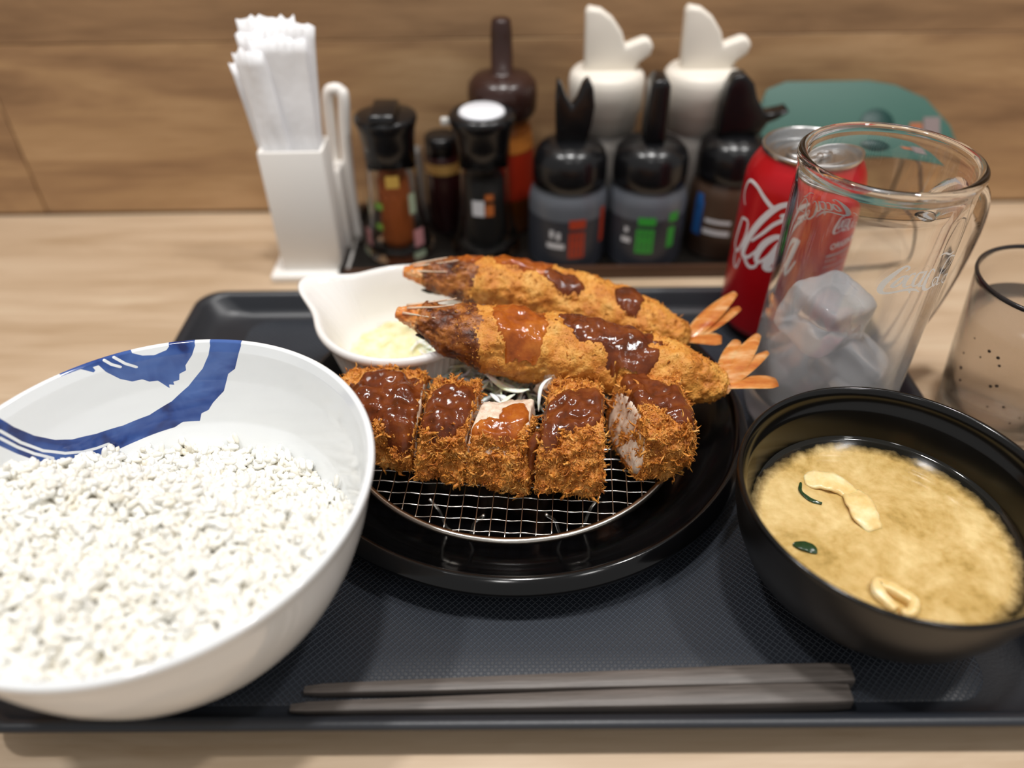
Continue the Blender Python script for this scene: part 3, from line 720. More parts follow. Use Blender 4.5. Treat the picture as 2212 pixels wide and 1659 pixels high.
# ------------------------------------------------------------ shredded cabbage
m_cab = ramp_mat('cabbage_shreds', [(.30, 'dfe6a8'), (.42, 'f4f4d6'), (.55, 'ffffff')], 70, 3, .35, bumpd=.0003, bumps=.3, Subsurface_Weight=.4, Subsurface_Scale=.003)
def strip_vf(p, yaw, ln, w, rg, arch=.3, rise=0):
    n = 9; v = []; q = Vector(p); a = yaw; da = rg.gauss(0, .22); el = rg.gauss(rise, arch); de = -el/4*rg.uniform(.7, 1.4)
    for i in range(n):
        t = Vector((math.cos(a)*math.cos(el), math.sin(a)*math.cos(el), math.sin(el))); s = Vector((-math.sin(a), math.cos(a), 0)); u = s.cross(t)
        ww = w*(1-.6*abs(i/(n-1)-.5)*2)
        v += [q-s*ww+u*ww*.3, q+u*-.15*w, q+s*ww+u*ww*.3, q+u*w*.7]
        q = q+t*ln/(n-1); a += da+rg.gauss(0, .08); el += de
    f = []
    for i in range(n-1):
        for k in range(4): j = (k+1) % 4; f.append((4*i+k, 4*i+j, 4*i+4+j, 4*i+4+k))
    f.append((3, 2, 1, 0)); f.append(tuple(range(4*n-4, 4*n)))
    return v, f
rg = random.Random(21); parts = []
for _ in range(420):
    x, y = rg.uniform(-.045, .062), rg.uniform(.294, .368); h = .035+.019*max(0, 1-((x-.008)/.07)**2-((y-.330)/.055)**2)*rg.random()**.5
    if y < .302: h = min(h, .046)
    parts.append(strip_vf((x, y, h), rg.uniform(0, 2*PI), rg.uniform(.012, .026), rg.uniform(.0008, .0017), rg, .3))
v, f = merge(parts); o = mk('shredded_cabbage', v, f, m_cab); tag(o, 'loose bed of pale shredded cabbage beneath the fried prawns', 'cabbage', kind='stuff')
big = [('long pale green cabbage shred below the front prawn head', [(-.0165, .3085, .0560), (-.0105, .3020, .0540), (-.004, .2965, .0520), (.003, .2935, .0520), (.0085, .2935, .0530)], .0019),
       ('curled yellowish cabbage shred behind the middle slice', [(-.0110, .2920, .0520), (-.0095, .2880, .0540), (-.0070, .2850, .0535), (-.0045, .2850, .0500)], .0013),
       ('short thick cabbage shred resting on the curled one', [(-.0080, .2930, .0500), (-.0045, .2890, .0520), (-.0010, .2850, .0515), (.0010, .2820, .0480)], .0017),
       ('forked cabbage shred at the left of the middle slice', [(-.0120, .2840, .0460), (-.0070, .2830, .0510), (-.0020, .2860, .0540), (.0015, .2900, .0530)], .0013),
       ('thin cabbage shred hanging between two cutlet slices', [(.0200, .2940, .0600), (.0165, .2900, .0610), (.0140, .2860, .0600), (.0130, .2820, .0560), (.0128, .2790, .0510)], .0010)]
def cab_strip(label, pts, w):
    P = smoothp(pts, 6); v = []; f = []; N = len(P)
    for i, p in enumerate(P):
        p = Vector(p); t = (Vector(P[min(i+1, N-1)])-Vector(P[max(i-1, 0)])).normalized(); s = t.cross(Vector((0, 0, 1))).normalized(); u = s.cross(t); ww = w*(1-.8*(abs(i/(N-1)-.5)*2)**2)
        for k in range(8): a = 2*PI*k/8; v.append(p+s*ww*math.cos(a)+u*ww*.45*math.sin(a))
    for i in range(N-1):
        for k in range(8): j = (k+1) % 8; f.append((8*i+k, 8*i+j, 8*i+8+j, 8*i+8+k))
    f.append(tuple(range(8))[::-1]); f.append(tuple(range(8*N-8, 8*N)))
    b0 = Vector(pts[0]); o = mk('cabbage_shred', [Vector(q)-b0 for q in v], f, m_cab, None, b0); tag(o, label, 'cabbage', 'larger cabbage shreds among the cutlet slices')
for l_, p_, w_ in big: cab_strip(l_, p_, w_)
# pale flake of meat lying against the front prawn
bm = bmesh.new(); bmesh.ops.create_icosphere(bm, subdivisions=4, radius=1)
for v in bm.verts:
    p = v.co.copy(); v.co = Vector((p.x*.0115, p.y*.0032, p.z*.0060))*(1+.35*fbm(p, 2.1, 3)); v.co.z += .0030*p.x
me = bpy.data.meshes.new('meat_flake'); bm.to_mesh(me); bm.free(); o = link_obj('meat_flake', me, m_meat, None, (.0215, .2965, .0570)); o.rotation_euler = (0, -.5, .15)
tag(o, 'pale ragged meat flake leaning on the front prawn above the slices', 'meat')

# ------------------------------------------------------------ white lipped side dish
DC = Vector((-.0598, .3495, .0085))
SP = math.radians(157)
def dish_fn(a, r, z):
    d = (a-SP+PI) % (2*PI)-PI; k = math.exp(-(d/.30)**2); t = max(0, (z-.024)/.033)
    r2 = r*(1+.42*k*t*t); z2 = z+.0035*k*t
    return r2, z2
def dish_rib(a, r, z):
    r, z = dish_fn(a, r, z); d = (a-SP+PI) % (2*PI)-PI
    if .002 < z < .049 and r > np.interp(z, [0, .0215, .033, .045, .05], [0, .034, .0385, .0415, .0428]): r *= 1+.012*math.cos(64*a)
    return r, z
dish = lathe('side_dish', [(0, .0215), (.026, .0215), (.032, .0235), (.0365, .033), (.0402, .045), (.0425, .0535), (.0437, .0558), (.0452, .0565), (.0466, .0556), (.0471, .0535), (.0464, .0512), (.0446, .0502), (.0430, .048), (.0405, .038), (.0365, .022), (.0325, .010), (.0300, .002), (.0290, 0), (.0270, 0), (.0265, .0012), (0, .0012)], m_ceram, None, DC, 512, dish_rib)
tag(dish, 'small white ribbed porcelain dish with a pouring lip behind the rice bowl', 'dish')
v = []; f = []
for i in range(25):
    for k in range(64):
        a = 2*PI*k/64; r = .0345*i/24; x, y = r*math.cos(a), r*math.sin(a); v.append((x, y, .0252+.003*(1-(r/.0345)**2)+.0022*fbm((x, y, 1), 160, 4)))
for i in range(24):
    for k in range(64): j = (k+1) % 64; f.append((i*64+k, i*64+j, i*64+64+j, i*64+64+k))
o = mk('potato_salad', v, f, ramp_mat('pale_yellow_salad', [(.3, 'd9cf8f'), (.5, 'eee8bd'), (.7, 'f7f3d6')], 140, 5, .45, bumpd=.0008, bumps=.8, Subsurface_Weight=.3, Subsurface_Scale=.003), None, DC)
tag(o, 'pale yellow chopped salad lying in the small white lipped dish', 'salad', kind='stuff')

# ------------------------------------------------------------ miso soup bowl
SB = Vector((.1556, .2092, .006))
sb = lathe('soup_bowl', [(0, .012), (.030, .0135), (.044, .020), (.0505, .029), (.0545, .040), (.0580, .0530), (.0590, .0552), (.0602, .0566), (.0606, .0600), (.0614, .0628), (.0622, .0638), (.0631, .0640), (.0637, .0632), (.0638, .0620)], m_black_soup, None, SB, 160)
tag(sb, 'round black lacquer bowl of miso soup at the right of the tray', 'bowl')
lathe('outer_shell', [(.0638, .0620), (.0632, .0560), (.0620, .0470), (.0595, .0370), (.0550, .0260), (.048, .0170), (.038, .0100), (.0325, .0075), (.0315, .0065), (.0305, .0005), (.0295, 0), (.028, 0), (.0275, .003), (0, .004)], m_black_out, sb, n=160)
# soup
M = NT('miso_soup'); b = M.b; tc = M.n('ShaderNodeTexCoord')
n1 = M.n('ShaderNodeTexNoise'); n1.inputs['Scale'].default_value = 42; n1.inputs['Detail'].default_value = 8; n1.inputs['Roughness'].default_value = .6; n1.inputs['Distortion'].default_value = .5; M.l(tc.outputs['Object'], n1.inputs['Vector'])
n3 = M.n('ShaderNodeTexNoise'); n3.inputs['Scale'].default_value = 240; n3.inputs['Detail'].default_value = 4; M.l(tc.outputs['Object'], n3.inputs['Vector'])
ad = M.n('ShaderNodeMath', operation='MULTIPLY_ADD'); M.l(n3.outputs['Fac'], ad.inputs[0]); ad.inputs[1].default_value = .35; M.l(n1.outputs['Fac'], ad.inputs[2])
cr = M.n('ShaderNodeValToRGB'); e = cr.color_ramp.elements; e[0].position = .46; e[0].color = lin('a08345'); e[1].position = .88; e[1].color = lin('e6cc92')
q = e.new(.58); q.color = lin('c2a160'); q = e.new(.70); q.color = lin('d2b376')
M.l(ad.outputs[0], cr.inputs[0])
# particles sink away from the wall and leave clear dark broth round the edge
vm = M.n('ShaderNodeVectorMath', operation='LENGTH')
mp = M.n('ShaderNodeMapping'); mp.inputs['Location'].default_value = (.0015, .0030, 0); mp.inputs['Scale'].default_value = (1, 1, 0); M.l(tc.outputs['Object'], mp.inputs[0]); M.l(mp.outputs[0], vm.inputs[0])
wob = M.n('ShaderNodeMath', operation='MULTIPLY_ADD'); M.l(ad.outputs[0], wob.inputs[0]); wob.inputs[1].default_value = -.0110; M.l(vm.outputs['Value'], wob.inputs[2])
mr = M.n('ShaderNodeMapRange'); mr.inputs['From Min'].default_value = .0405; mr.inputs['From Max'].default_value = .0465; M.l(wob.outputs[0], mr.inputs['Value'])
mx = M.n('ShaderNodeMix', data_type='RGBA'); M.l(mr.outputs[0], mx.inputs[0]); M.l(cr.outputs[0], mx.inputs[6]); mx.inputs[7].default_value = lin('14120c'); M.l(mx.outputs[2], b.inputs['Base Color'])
b.inputs['Roughness'].default_value = .07; b.inputs['Subsurface Weight'].default_value = .15; b.inputs['Subsurface Scale'].default_value = .003
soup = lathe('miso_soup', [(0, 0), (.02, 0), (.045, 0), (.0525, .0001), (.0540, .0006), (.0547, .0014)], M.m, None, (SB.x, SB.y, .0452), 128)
tag(soup, 'cloudy yellow miso soup in the black lacquer bowl', 'soup', kind='stuff')
m_tofu = ramp_mat('fried_tofu', [(.3, 'dcb870'), (.5, 'ecd092'), (.7, 'f6e6b8')], 90, 5, .3, bumpd=.0005, bumps=.6, Subsurface_Weight=.3, Subsurface_Scale=.002)
def slab(name, label, pts, w, th, m, loc, cat, group=None, thin=.45):
    P = smoothp(pts, 7); v = []; f = []; N = len(P)
    for i, p in enumerate(P):
        p = Vector(p); t = (Vector(P[min(i+1, N-1)])-Vector(P[max(i-1, 0)])).normalized(); s = t.cross(Vector((0, 0, 1))).normalized(); u = s.cross(t)
        ww = w*(1-thin*(abs(i/(N-1)-.5)*2)**3)*(1+.18*fbm(p, 200, 2))
        for k in range(12): a = 2*PI*k/12; cx_, sx_ = math.cos(a), math.sin(a); v.append(p+s*ww*math.copysign(abs(cx_)**.6, cx_)+u*(th*math.copysign(abs(sx_)**.6, sx_)+.0006*fbm(p+s*cx_*.003, 260, 2)))
    for i in range(N-1):
        for k in range(12): j = (k+1) % 12; f.append((12*i+k, 12*i+j, 12*i+12+j, 12*i+12+k))
    f.append(tuple(range(12))[::-1]); f.append(tuple(range(12*N-12, 12*N)))
    o = mk(name, v, f, m, None, loc); tag(o, label, cat, group); return o
G_ = 'fried tofu strips in the miso soup'
slab('fried_tofu_strip', 'arched yellow fried tofu strip at the far left of the soup', [(.1310, .2370, .0445), (.1370, .2360, .0462), (.1440, .2330, .0464), (.1500, .2270, .0450)], .0056, .0011, m_tofu, (0, 0, 0), 'tofu', G_)
slab('fried_tofu_strip', 'yellow fried tofu strip in the middle of the soup', [(.1500, .2300, .0448), (.1500, .2230, .0464), (.1500, .2150, .0464), (.1520, .2080, .0448)], .0062, .0011, m_tofu, (0, 0, 0), 'tofu', G_)
slab('fried_tofu_strip', 'curled ring of fried tofu at the near edge of the soup', [(.1450, .1690, .0455), (.1410, .1750, .0466), (.1420, .1800, .0470), (.1470, .1770, .0468), (.1520, .1720, .0466), (.1505, .1675, .0462), (.1465, .1665, .0458)], .0025, .0024, m_tofu, (0, 0, 0), 'tofu', G_, .2)
m_wak = mat('wakame_green', '1f3a1c', .2)
G_ = 'wakame seaweed bits in the soup'
slab('wakame_piece', 'thin dark green seaweed sliver beside the far tofu strip', [(.1285, .2350, .0455), (.1270, .2300, .0458), (.1295, .2250, .0458), (.1340, .2225, .0455)], .0009, .0004, m_wak, (0, 0, 0), 'seaweed', G_)
slab('wakame_piece', 'small dark green seaweed leaf at the left edge of the soup', [(.1150, .2005, .0455), (.1180, .2000, .0462), (.1215, .1985, .0462), (.1235, .1960, .0455)], .0026, .0004, m_wak, (0, 0, 0), 'seaweed', G_, .9)

# ------------------------------------------------------------ chopsticks
def chopstick(label, a, b, loc_z=.0118):
    a, b = Vector(a), Vector(b); d = b-a; L_ = d.length; N = 28; v = []; f = []
    for i in range(N+1):
        t = i/N; h = .0020+(.0043-.0020)*min(1, t*1.25)
        if i == 0: h *= .7
        if i == N: h *= .86
        x = L_*t+(.0006 if i == 0 else 0); r = .35
        q = []
        for cx_, cy_ in ((1, 1), (-1, 1), (-1, -1), (1, -1)):
            for k in range(3):
                an = math.atan2(cy_, cx_)+(k-1)*PI/4; q.append((cx_*h*(1-r)+math.cos(an)*h*r*1.1, cy_*h*(1-r)+math.sin(an)*h*r*1.1))
        for y, z in q: v.append((x if i < N else L_+.0004, y, z))
        if i == N-1: pass
    n = 12
    for i in range(N):
        for k in range(n): j = (k+1) % n; f.append((i*n+k, i*n+j, i*n+n+j, i*n+n+k))
    f.append(tuple(range(n))[::-1]); f.append(tuple(range(N*n, N*n+n)))
    o = mk('chopstick', v, f, m_chop, None, a); o.rotation_euler = d.to_track_quat('X', 'Z').to_euler(); sharp(o, 30)
    tag(o, label, 'chopstick', 'pair of chopsticks')
chopstick('far grey-brown chopstick of the pair, nearer the plate', (-.0860, .1600, .0082), (.1345, .1620, .0100))
chopstick('near grey-brown chopstick of the pair, beside the tray edge', (-.0900, .1525, .0082), (.1310, .1535, .0100))

# ------------------------------------------------------------ red can
CN = Vector((.1690, .4120, .0062))
def can_r(z):
    z = z-.0062
    return float(np.interp(z, [0, .003, .010, .104, .110, .1155, .118], [.0235, .0255, .0331, .0331, .0310, .0275, .0262]))
cprof = [(.0, .0080), (.018, .0060), (.0215, .0005), (.0235, 0), (.0255, .0020), (.0300, .0065), (.0325, .0095), (.0331, .0130), (.0331, .1010), (.0328, .1040), (.0315, .1085), (.0290, .1135), (.0268, .1165), (.0262, .1180)]
can = lathe('drink_can', cprof, m_red, None, CN, 128); tag(can, 'red drinks can with white script lettering behind the glass mug', 'can')
lathe('lid', [(.0262, .1176), (.0270, .1190), (.0272, .1205), (.0268, .1214), (.0260, .1216), (.0253, .1208), (.0249, .1185), (.0244, .1155), (.0238, .1148), (.0228, .1152), (.0220, .1160), (.012, .1160), (0, .1160)], m_alu, can, n=96)
lathe('opening_panel', [(.0205, .1160), (.0205, .1166), (.0198, .1170), (.0190, .1166), (.0188, .1160)], m_alu, can, n=72, fn=lambda a, r, z: (r*(1-.28*abs(math.sin(a))), z))
ta = math.radians(200)
tv = []
bm = bmesh.new()
def ringtube(cx_, cy_, ra, rb, z, rt):
    P = [(cx_+ra*math.cos(2*PI*i/32), cy_+rb*math.sin(2*PI*i/32), z) for i in range(33)]; return tube_vf(P, rt, 8, cap=False)
v, f = merge([ringtube(.0065, 0, .0080, .0070, .1180, .0011), ringtube(-.0035, 0, .0060, .0052, .1182, .0010), lathe_vf([(0, .1192), (.0025, .1190), (.0030, .1180), (.0030, .1165)], 24), tube_vf([(-.0020, -.0055, .118), (-.0020, .0055, .118)], .0012, 8)])
o = mk('pull_tab', v, f, m_alu, can); o.rotation_euler = (0, 0, ta)
cs_ = lambda z: can_r(z+.0062)
def zsh(strokes, dz=0): return [[(a, z+dz, w) for a, z, w in s] for s in strokes]
v, f = ribbons(zsh(CAN, -6.2), cs_, .00025); mk('script_lettering', v, f, m_print, can)
# small script and table of printed lines on the can's back panel
def restroke(strokes, a0, z0, k, ka, mirror=False): return [[(a0+(a-260.6)*ka*(-1 if mirror else 1), z0+(z-109)*k, w*k*1.1) for a, z, w in s] for s in strokes]
# straighten the mug lettering's lean before reuse
MUGF = [[(a, z+.0*(a-260), w) for a, z, w in s] for s in MUG]
v, f = merge([ribbons(restroke(MUGF, 285, 84, .8, .62), cs_, .00025), text_on_cyl('ORIGINAL', .0052, 286, .0745, cs_, .00025, .0001)])
mk('small_lettering', v, f, m_print, can)
parts = [patch(284, 318, .0700, .0712, cs_)]
for i in range(9): parts.append(patch(284, 300+(i*7 % 5)*3, .0670-i*.0040, .0676-i*.0040, cs_)); parts.append(patch(306, 316, .0670-i*.0040, .0677-i*.0040, cs_)); parts.append(patch(284, 318, .0690-i*.0040, .06915-i*.0040, cs_))
v, f = merge(parts); mk('printed_table', v, f, m_printdim, can)

# ------------------------------------------------------------ glass mug with handle and ice
MG = Vector((.1715, .3287, .0062))
def glass_mat(name, col=(1, 1, 1, 1), rough=0.0, ior=1.47, frost=False):
    M = NT(name); b = M.b; b.inputs['Base Color'].default_value = col; b.inputs['Transmission Weight'].default_value = 1; b.inputs['IOR'].default_value = ior; b.inputs['Roughness'].default_value = rough
    tc = M.n('ShaderNodeTexCoord'); nz = M.n('ShaderNodeTexNoise'); nz.inputs['Scale'].default_value = 70; nz.inputs['Detail'].default_value = 3; M.l(tc.outputs['Object'], nz.inputs['Vector'])
    if frost:   # condensation over the part that holds the ice
        sp = M.n('ShaderNodeSeparateXYZ'); M.l(tc.outputs['Object'], sp.inputs[0])
        ad = M.n('ShaderNodeMath', operation='MULTIPLY_ADD'); M.l(nz.outputs['Fac'], ad.inputs[0]); ad.inputs[1].default_value = .03; M.l(sp.outputs[2], ad.inputs[2])
        mr = M.n('ShaderNodeMapRange'); mr.inputs['From Min'].default_value = .100; mr.inputs['From Max'].default_value = .050; mr.inputs['To Min'].default_value = 0; mr.inputs['To Max'].default_value = .20
        M.l(ad.outputs[0], mr.inputs['Value']); M.l(mr.outputs[0], b.inputs['Roughness'])
        m2 = M.n('ShaderNodeMapRange'); m2.inputs['From Min'].default_value = .105; m2.inputs['From Max'].default_value = .050; m2.inputs['To Min'].default_value = 1; m2.inputs['To Max'].default_value = .84
        M.l(ad.outputs[0], m2.inputs['Value']); M.l(m2.outputs[0], b.inputs['Transmission Weight'])
    else:
        bp = M.n('ShaderNodeBump'); bp.inputs['Strength'].default_value = .25; bp.inputs['Distance'].default_value = .0008; M.l(nz.outputs['Fac'], bp.inputs['Height']); M.l(bp.outputs[0], b.inputs['Normal'])
    return M.m
m_glass = glass_mat('mug_glass', frost=True)
m_ice = glass_mat('ice', (.97, .975, 1, 1), .10, 1.31); m_ice.node_tree.nodes['Principled BSDF'].inputs['Transmission Weight'].default_value = .78
mug = lathe('glass_mug', [(0, .004), (.030, .0035), (.0335, .0008), (.0355, 0), (.0375, .0012), (.0387, .006), (.0390, .012), (.0390, .135), (.0390, .1445), (.0396, .1462), (.0402, .1478), (.0404, .1492), (.0400, .1506), (.0390, .1515), (.0378, .1516), (.0366, .1508), (.0359, .1494), (.0358, .1478), (.0361, .1455), (.0361, .1400), (.0352, .060), (.0345, .022), (.0325, .0165), (.028, .0145), (0, .0140)], m_glass, None, MG, 128)
tag(mug, 'clear glass beer mug with white script, ice cubes inside', 'mug')
ha = math.radians(25)
HP = smoothp([(.0380, 0, .118), (.0500, 0, .1235), (.0640, 0, .1225), (.0745, 0, .1150), (.0790, 0, .1010), (.0785, 0, .0830), (.0740, 0, .0620), (.0660, 0, .0430), (.0540, 0, .0290), (.0385, 0, .0200)], 6)
rad_ = [.0062 if i in (0, 1) else .0052 for i in range(len(HP))]; rad_[-1] = .0066; rad_[-2] = .006
v, f = tube_vf(HP, rad_, 14); o = mk('handle', v, f, glass_mat('handle_glass'), mug); o.rotation_euler = (0, 0, ha)
ms = lambda z: .0390
MUG = [[(a, z, w*1.55) for a, z, w in s] for s in MUG]
mp = NT('mug_white_enamel'); mp.b.inputs['Base Color'].default_value = (1, 1, 1, 1); mp.b.inputs['Roughness'].default_value = .35; m_mugprint = mp.m
v, f = ribbons(zsh(MUG, -6.2), ms, .00015); mk('script_lettering', v, f, m_mugprint, mug)
v, f = ribbons(zsh([[(a-180, z, w) for a, z, w in s] for s in MUG], -6.2), ms, .00015); mk('script_lettering', v, f, m_print, mug)
m_icecore = mat('cloudy_ice_core', 'dfe6ee', .6, Transmission_Weight=.75, IOR=1.2)
def ice(label, loc, s, rot, seed):
    bm = bmesh.new(); bmesh.ops.create_cube(bm, size=2); bmesh.ops.subdivide_edges(bm, edges=bm.edges[:], cuts=14, use_grid_fill=True)
    for v in bm.verts:
        p = v.co; k = 7; m_ = (abs(p.x)**k+abs(p.y)**k+abs(p.z)**k)**(1/k); v.co = p/m_*max(abs(p.x), abs(p.y), abs(p.z)); v.co = Vector((v.co.x*s[0], v.co.y*s[1], v.co.z*s[2]))*(1+.07*fbm(p+Vector((seed, 0, 0)), .9, 3)+.012*fbm(p, 4, 2))
    me = bpy.data.meshes.new('ice_cube'); bm.to_mesh(me); bm.free(); o = link_obj('ice_cube', me, m_ice, None, loc); o.rotation_euler = rot
    tag(o, label, 'ice', 'ice cubes in the glass mug'); return o
ice('topmost large ice cube in the glass mug', (.1640, .3300, .0720), (.0195, .0165, .0150), (.18, .12, .55), 1)
ice('ice cube under the topmost one, right side of the mug', (.1800, .3220, .0460), (.0155, .0160, .0130), (.5, .2, 1.0), 5)
ice('lowest ice cube, left side of the mug bottom', (.1585, .3350, .0370), (.0150, .0150, .0140), (.2, .7, .3), 9)

# ------------------------------------------------------------ smoky tumbler
CP = Vector((.2740, .3270, 0))
m_smoke = glass_mat('smoky_plastic', (.86, .835, .81, 1), .15, 1.3)
cup = lathe('tumbler', [(0, .002), (.024, .001), (.0265, 0), (.0285, .003), (.0325, .045), (.0362, .086), (.0366, .0895), (.0362, .0905), (.0356, .0897), (.0350, .0850), (.0312, .045), (.0275, .007), (.024, .005), (0, .005)], m_smoke, None, CP, 96)
tag(cup, 'smoky translucent plastic tumbler of water at the right edge', 'tumbler')
lathe('rim_line', [(.0364, .0885), (.0371, .0893), (.0370, .0906), (.0362, .0912), (.0354, .0906), (.0355, .0890)], mat('smoke_dark_rim', '2b2727', .15), cup, n=96)
M = NT('water_tea'); M.b.inputs['Base Color'].default_value = (.94, .91, .87, 1); M.b.inputs['Transmission Weight'].default_value = .95; M.b.inputs['IOR'].default_value = 1.15; M.b.inputs['Roughness'].default_value = .2
wt = lathe('water', [(0, .0056), (.024, .0056), (.0270, .0085), (.0308, .045), (.0330, .0690), (0, .0690)], M.m, None, CP, 72); tag(wt, 'water standing in the smoky tumbler', 'water', kind='stuff')
rg = random.Random(5); parts = []
for _ in range(26):
    a = math.radians(rg.uniform(185, 300)); z = rg.uniform(.02, .062); r = float(np.interp(z, [0, .003, .045, .086], [.0265, .0285, .0325, .0362]))+.0002; s = rg.uniform(.0005, .0011); n = Vector((math.cos(a), math.sin(a), 0)); c0 = n*r+Vector((0, 0, z)); t = Vector((-math.sin(a), math.cos(a), 0))
    vv = [c0+n*s*.7]; ff = []
    for k in range(10): b_ = 2*PI*k/10; vv.append(c0+t*s*math.cos(b_)+Vector((0, 0, s*math.sin(b_))))
    for k in range(10): ff.append((0, 1+k, 1+(k+1) % 10))
    parts.append((vv, ff))
v, f = merge(parts); o = mk('condensation_drops', v, f, mat('water_drop', '3d332c', .1), cup); o['kind'] = 'stuff'

# ------------------------------------------------------------ condiment holder and its bottles
m_cond = mat('condiment_tray_black', '15120f', .35)
m_rail = wood('condiment_tray_rail', [(.3, '2c1a10'), (.6, '4a2f1d')], 6, 60, 2, .4)
ct = empty('condiment_tray', (.025, .527, 0), 'low black condiment tray with a brown front edge before the wall', 'tray')
def LB(name, x0, x1, y0, y1, z0, z1, m): return box(name, x0-.025, x1-.025, y0-.527, y1-.527, z0, z1, m, ct, bev=.0008)
LB('base', -.120, .192, .480, .585, .0, .003, m_cond)
LB('rail', -.120, .192, .4785, .4825, .0, .0100, m_rail)
LB('rail', -.120, .192, .5815, .5855, .0, .0100, m_rail)
LB('end_wall', -.1240, -.1200, .4785, .5855, .0, .0100, m_cond)
LB('end_wall', .192, .196, .4785, .5855, .0, .0100, m_cond)

def squeeze(name, label, x, y, rb, body_m, cap_m, label_parts, capr=.0247, zc=.062, group='squeeze bottles in the condiment tray'):
    r = empty(name, (x, y, .003), label, 'bottle', group)
    q = [(0, .001), (rb-.003, 0), (rb-.0008, .0008), (rb, .003), (rb, zc-.014), (rb-.0015, zc-.008), (capr-.001, zc-.003), (capr-.002, zc-.001), (0, zc-.001)]
    lathe('body', q, body_m, r, n=64)
    lathe('cap', [(capr, zc-.003), (capr+.0012, zc-.002), (capr+.0014, zc+.005), (capr+.0012, zc+.014), (capr-.0006, zc+.0195), (capr-.005, zc+.0240), (capr-.011, zc+.0262), (capr-.016, zc+.027), (0, zc+.027)], cap_m, r, n=64)
    for nm, parts, m in label_parts:
        v, f = merge(parts); mk(nm, v, f, m, r)
    return r
m_greybody = mat('grey_translucent_bottle', '5c6067', .3); m_greylab = mat('slate_label', '34373f', .4)
m_lred = mat('label_red', 'b03a1c', .5); m_lgreen = mat('label_green', '35a53a', .5); m_lblue = mat('label_blue', '2b6bb8', .5); m_lwhite = mat('label_white', 'd5d8de', .5); m_brbody = mat('brown_translucent_bottle', '4a382c', .3)
sf = lambda R: (lambda z: R)
def kanji_block(a0, a1, z0, z1, surf, bars=4):
    p = []; w = (a1-a0)/(bars*2-1)
    for i in range(bars): p.append(patch(a0+2*i*w*1.0, a0+(2*i+1.35)*w, z0, z1, surf, .0004, 3))
    for z in (z0, (z0+z1)/2, z1-.0015): p.append(patch(a0, a1, z, z+.0015, surf, .00045, 6))
    return p
LBL = [patch(150, 390, .004, .0400, sf(.0283), .0002, 48)]
b1 = squeeze('sauce_bottle', 'grey squeeze bottle with black cap, split spout and red label marks', .0425, .512, .0283, m_greybody, m_blackpl,
   [('slate_label', LBL, m_greylab), ('red_print', [patch(268, 292, .0350, .0420, sf(.0283), .0004)]+kanji_block(268, 290, .012, .0320, sf(.0283), 4)+[patch(318, 328, .0200, .0470, sf(.0283), .0004)], m_lred),
    ('white_print', [patch(236, 262, .0190, .0230, sf(.0283), .0004), patch(240, 246, .0270, .0330, sf(.0283), .0004), patch(250, 256, .0260, .0320, sf(.0283), .0004)], m_lwhite)])
extrude_xz('spout', [(-.0105, .089), (.0110, .089), (.0135, .100), (.0150, .112), (.0135, .124), (.0100, .1305), (.0065, .127), (.0030, .1175), (-.0005, .1120), (-.0045, .1190), (-.0075, .127), (-.0105, .1300), (-.0112, .118)], -.0055, .0055, m_blackpl, b1, bev=.002)
b2 = squeeze('sauce_bottle', 'grey squeeze bottle with black cap, single tall spout and green label marks', .0990, .512, .0283, m_greybody, m_blackpl,
   [('slate_label', LBL, m_greylab), ('green_print', [patch(251, 276, .0370, .0430, sf(.0283), .0004)]+kanji_block(250, 274, .015, .0340, sf(.0283), 4)+[patch(296, 312, .0380, .0450, sf(.0283), .0004), patch(296, 308, .0180, .0340, sf(.0283), .0004)], m_lgreen),
    ('white_print', [patch(228, 242, .0220, .0260, sf(.0283), .0004), patch(232, 238, .0300, .0340, sf(.0283), .0004)], m_lwhite)])
extrude_xz('spout', [(-.0075, .089), (.0075, .089), (.0072, .104), (.0065, .126), (.0045, .1310), (-.0045, .1310), (-.0065, .126), (-.0072, .104)], -.011, .011, m_blackpl, b2, bev=.003)
b3 = squeeze('sauce_bottle', 'brown squeeze bottle with black curved spout lid beside the red can', .1590, .522, .0265, m_brbody, m_blackpl,
   [('blue_print', [patch(205, 222, .0180, .0450, sf(.0265), .0004), patch(207, 220, .040, .0500, sf(.0265), .0006)], m_lblue), ('white_print', [patch(228, 268, .0300, .0330, sf(.0265), .0004), patch(226, 268, .0210, .0250, sf(.0265), .0004)], m_lwhite)], capr=.0235, zc=.061)
extrude_xz('spout', [(-.0150, .088), (.0140, .088), (.0180, .0960), (.0240, .0985), (.0310, .1035), (.0300, .1055), (.0240, .1030), (.0150, .1030), (.0080, .1130), (.0040, .1230), (-.0030, .1290), (-.0100, .1280), (-.0135, .1200), (-.0150, .1050)], -.007, .007, m_blackpl, b3, bev=.002)

def fin_bottle(label, x, y):
    r = empty('dressing_bottle', (x, y, .003), label, 'bottle', 'tall bottles with cream caps')
    lathe('body', [(0, .001), (.022, 0), (.0245, .003), (.0245, .055), (.0235, .070), (.0205, .086), (0, .087)], mat('frosted_bottle', 'aba59f', .35, Transmission_Weight=.3), r, n=64)
    lathe('cap', [(.0205, .0805), (.0232, .0810), (.0240, .0930), (.0262, .0945), (.0268, .1130), (.0260, .1180), (.0235, .1210), (.019, .1215), (0, .1215)], m_creampl, r, n=64)
    extrude_xz('spout', [(-.0165, .119), (.0165, .119), (.0215, .1265), (.0285, .1315), (.0300, .1370), (.0275, .1415), (.0230, .1420), (.0150, .1390), (.0110, .1370), (.0080, .1460), (.0010, .1550), (-.0070, .1605), (-.0150, .1620), (-.0175, .1600), (-.0170, .145)], -.006, .006, m_creampl, r, bev=.0025)
    return r
fin_bottle('tall bottle with cream fin-shaped cap, the left of the two', .0700, .556)
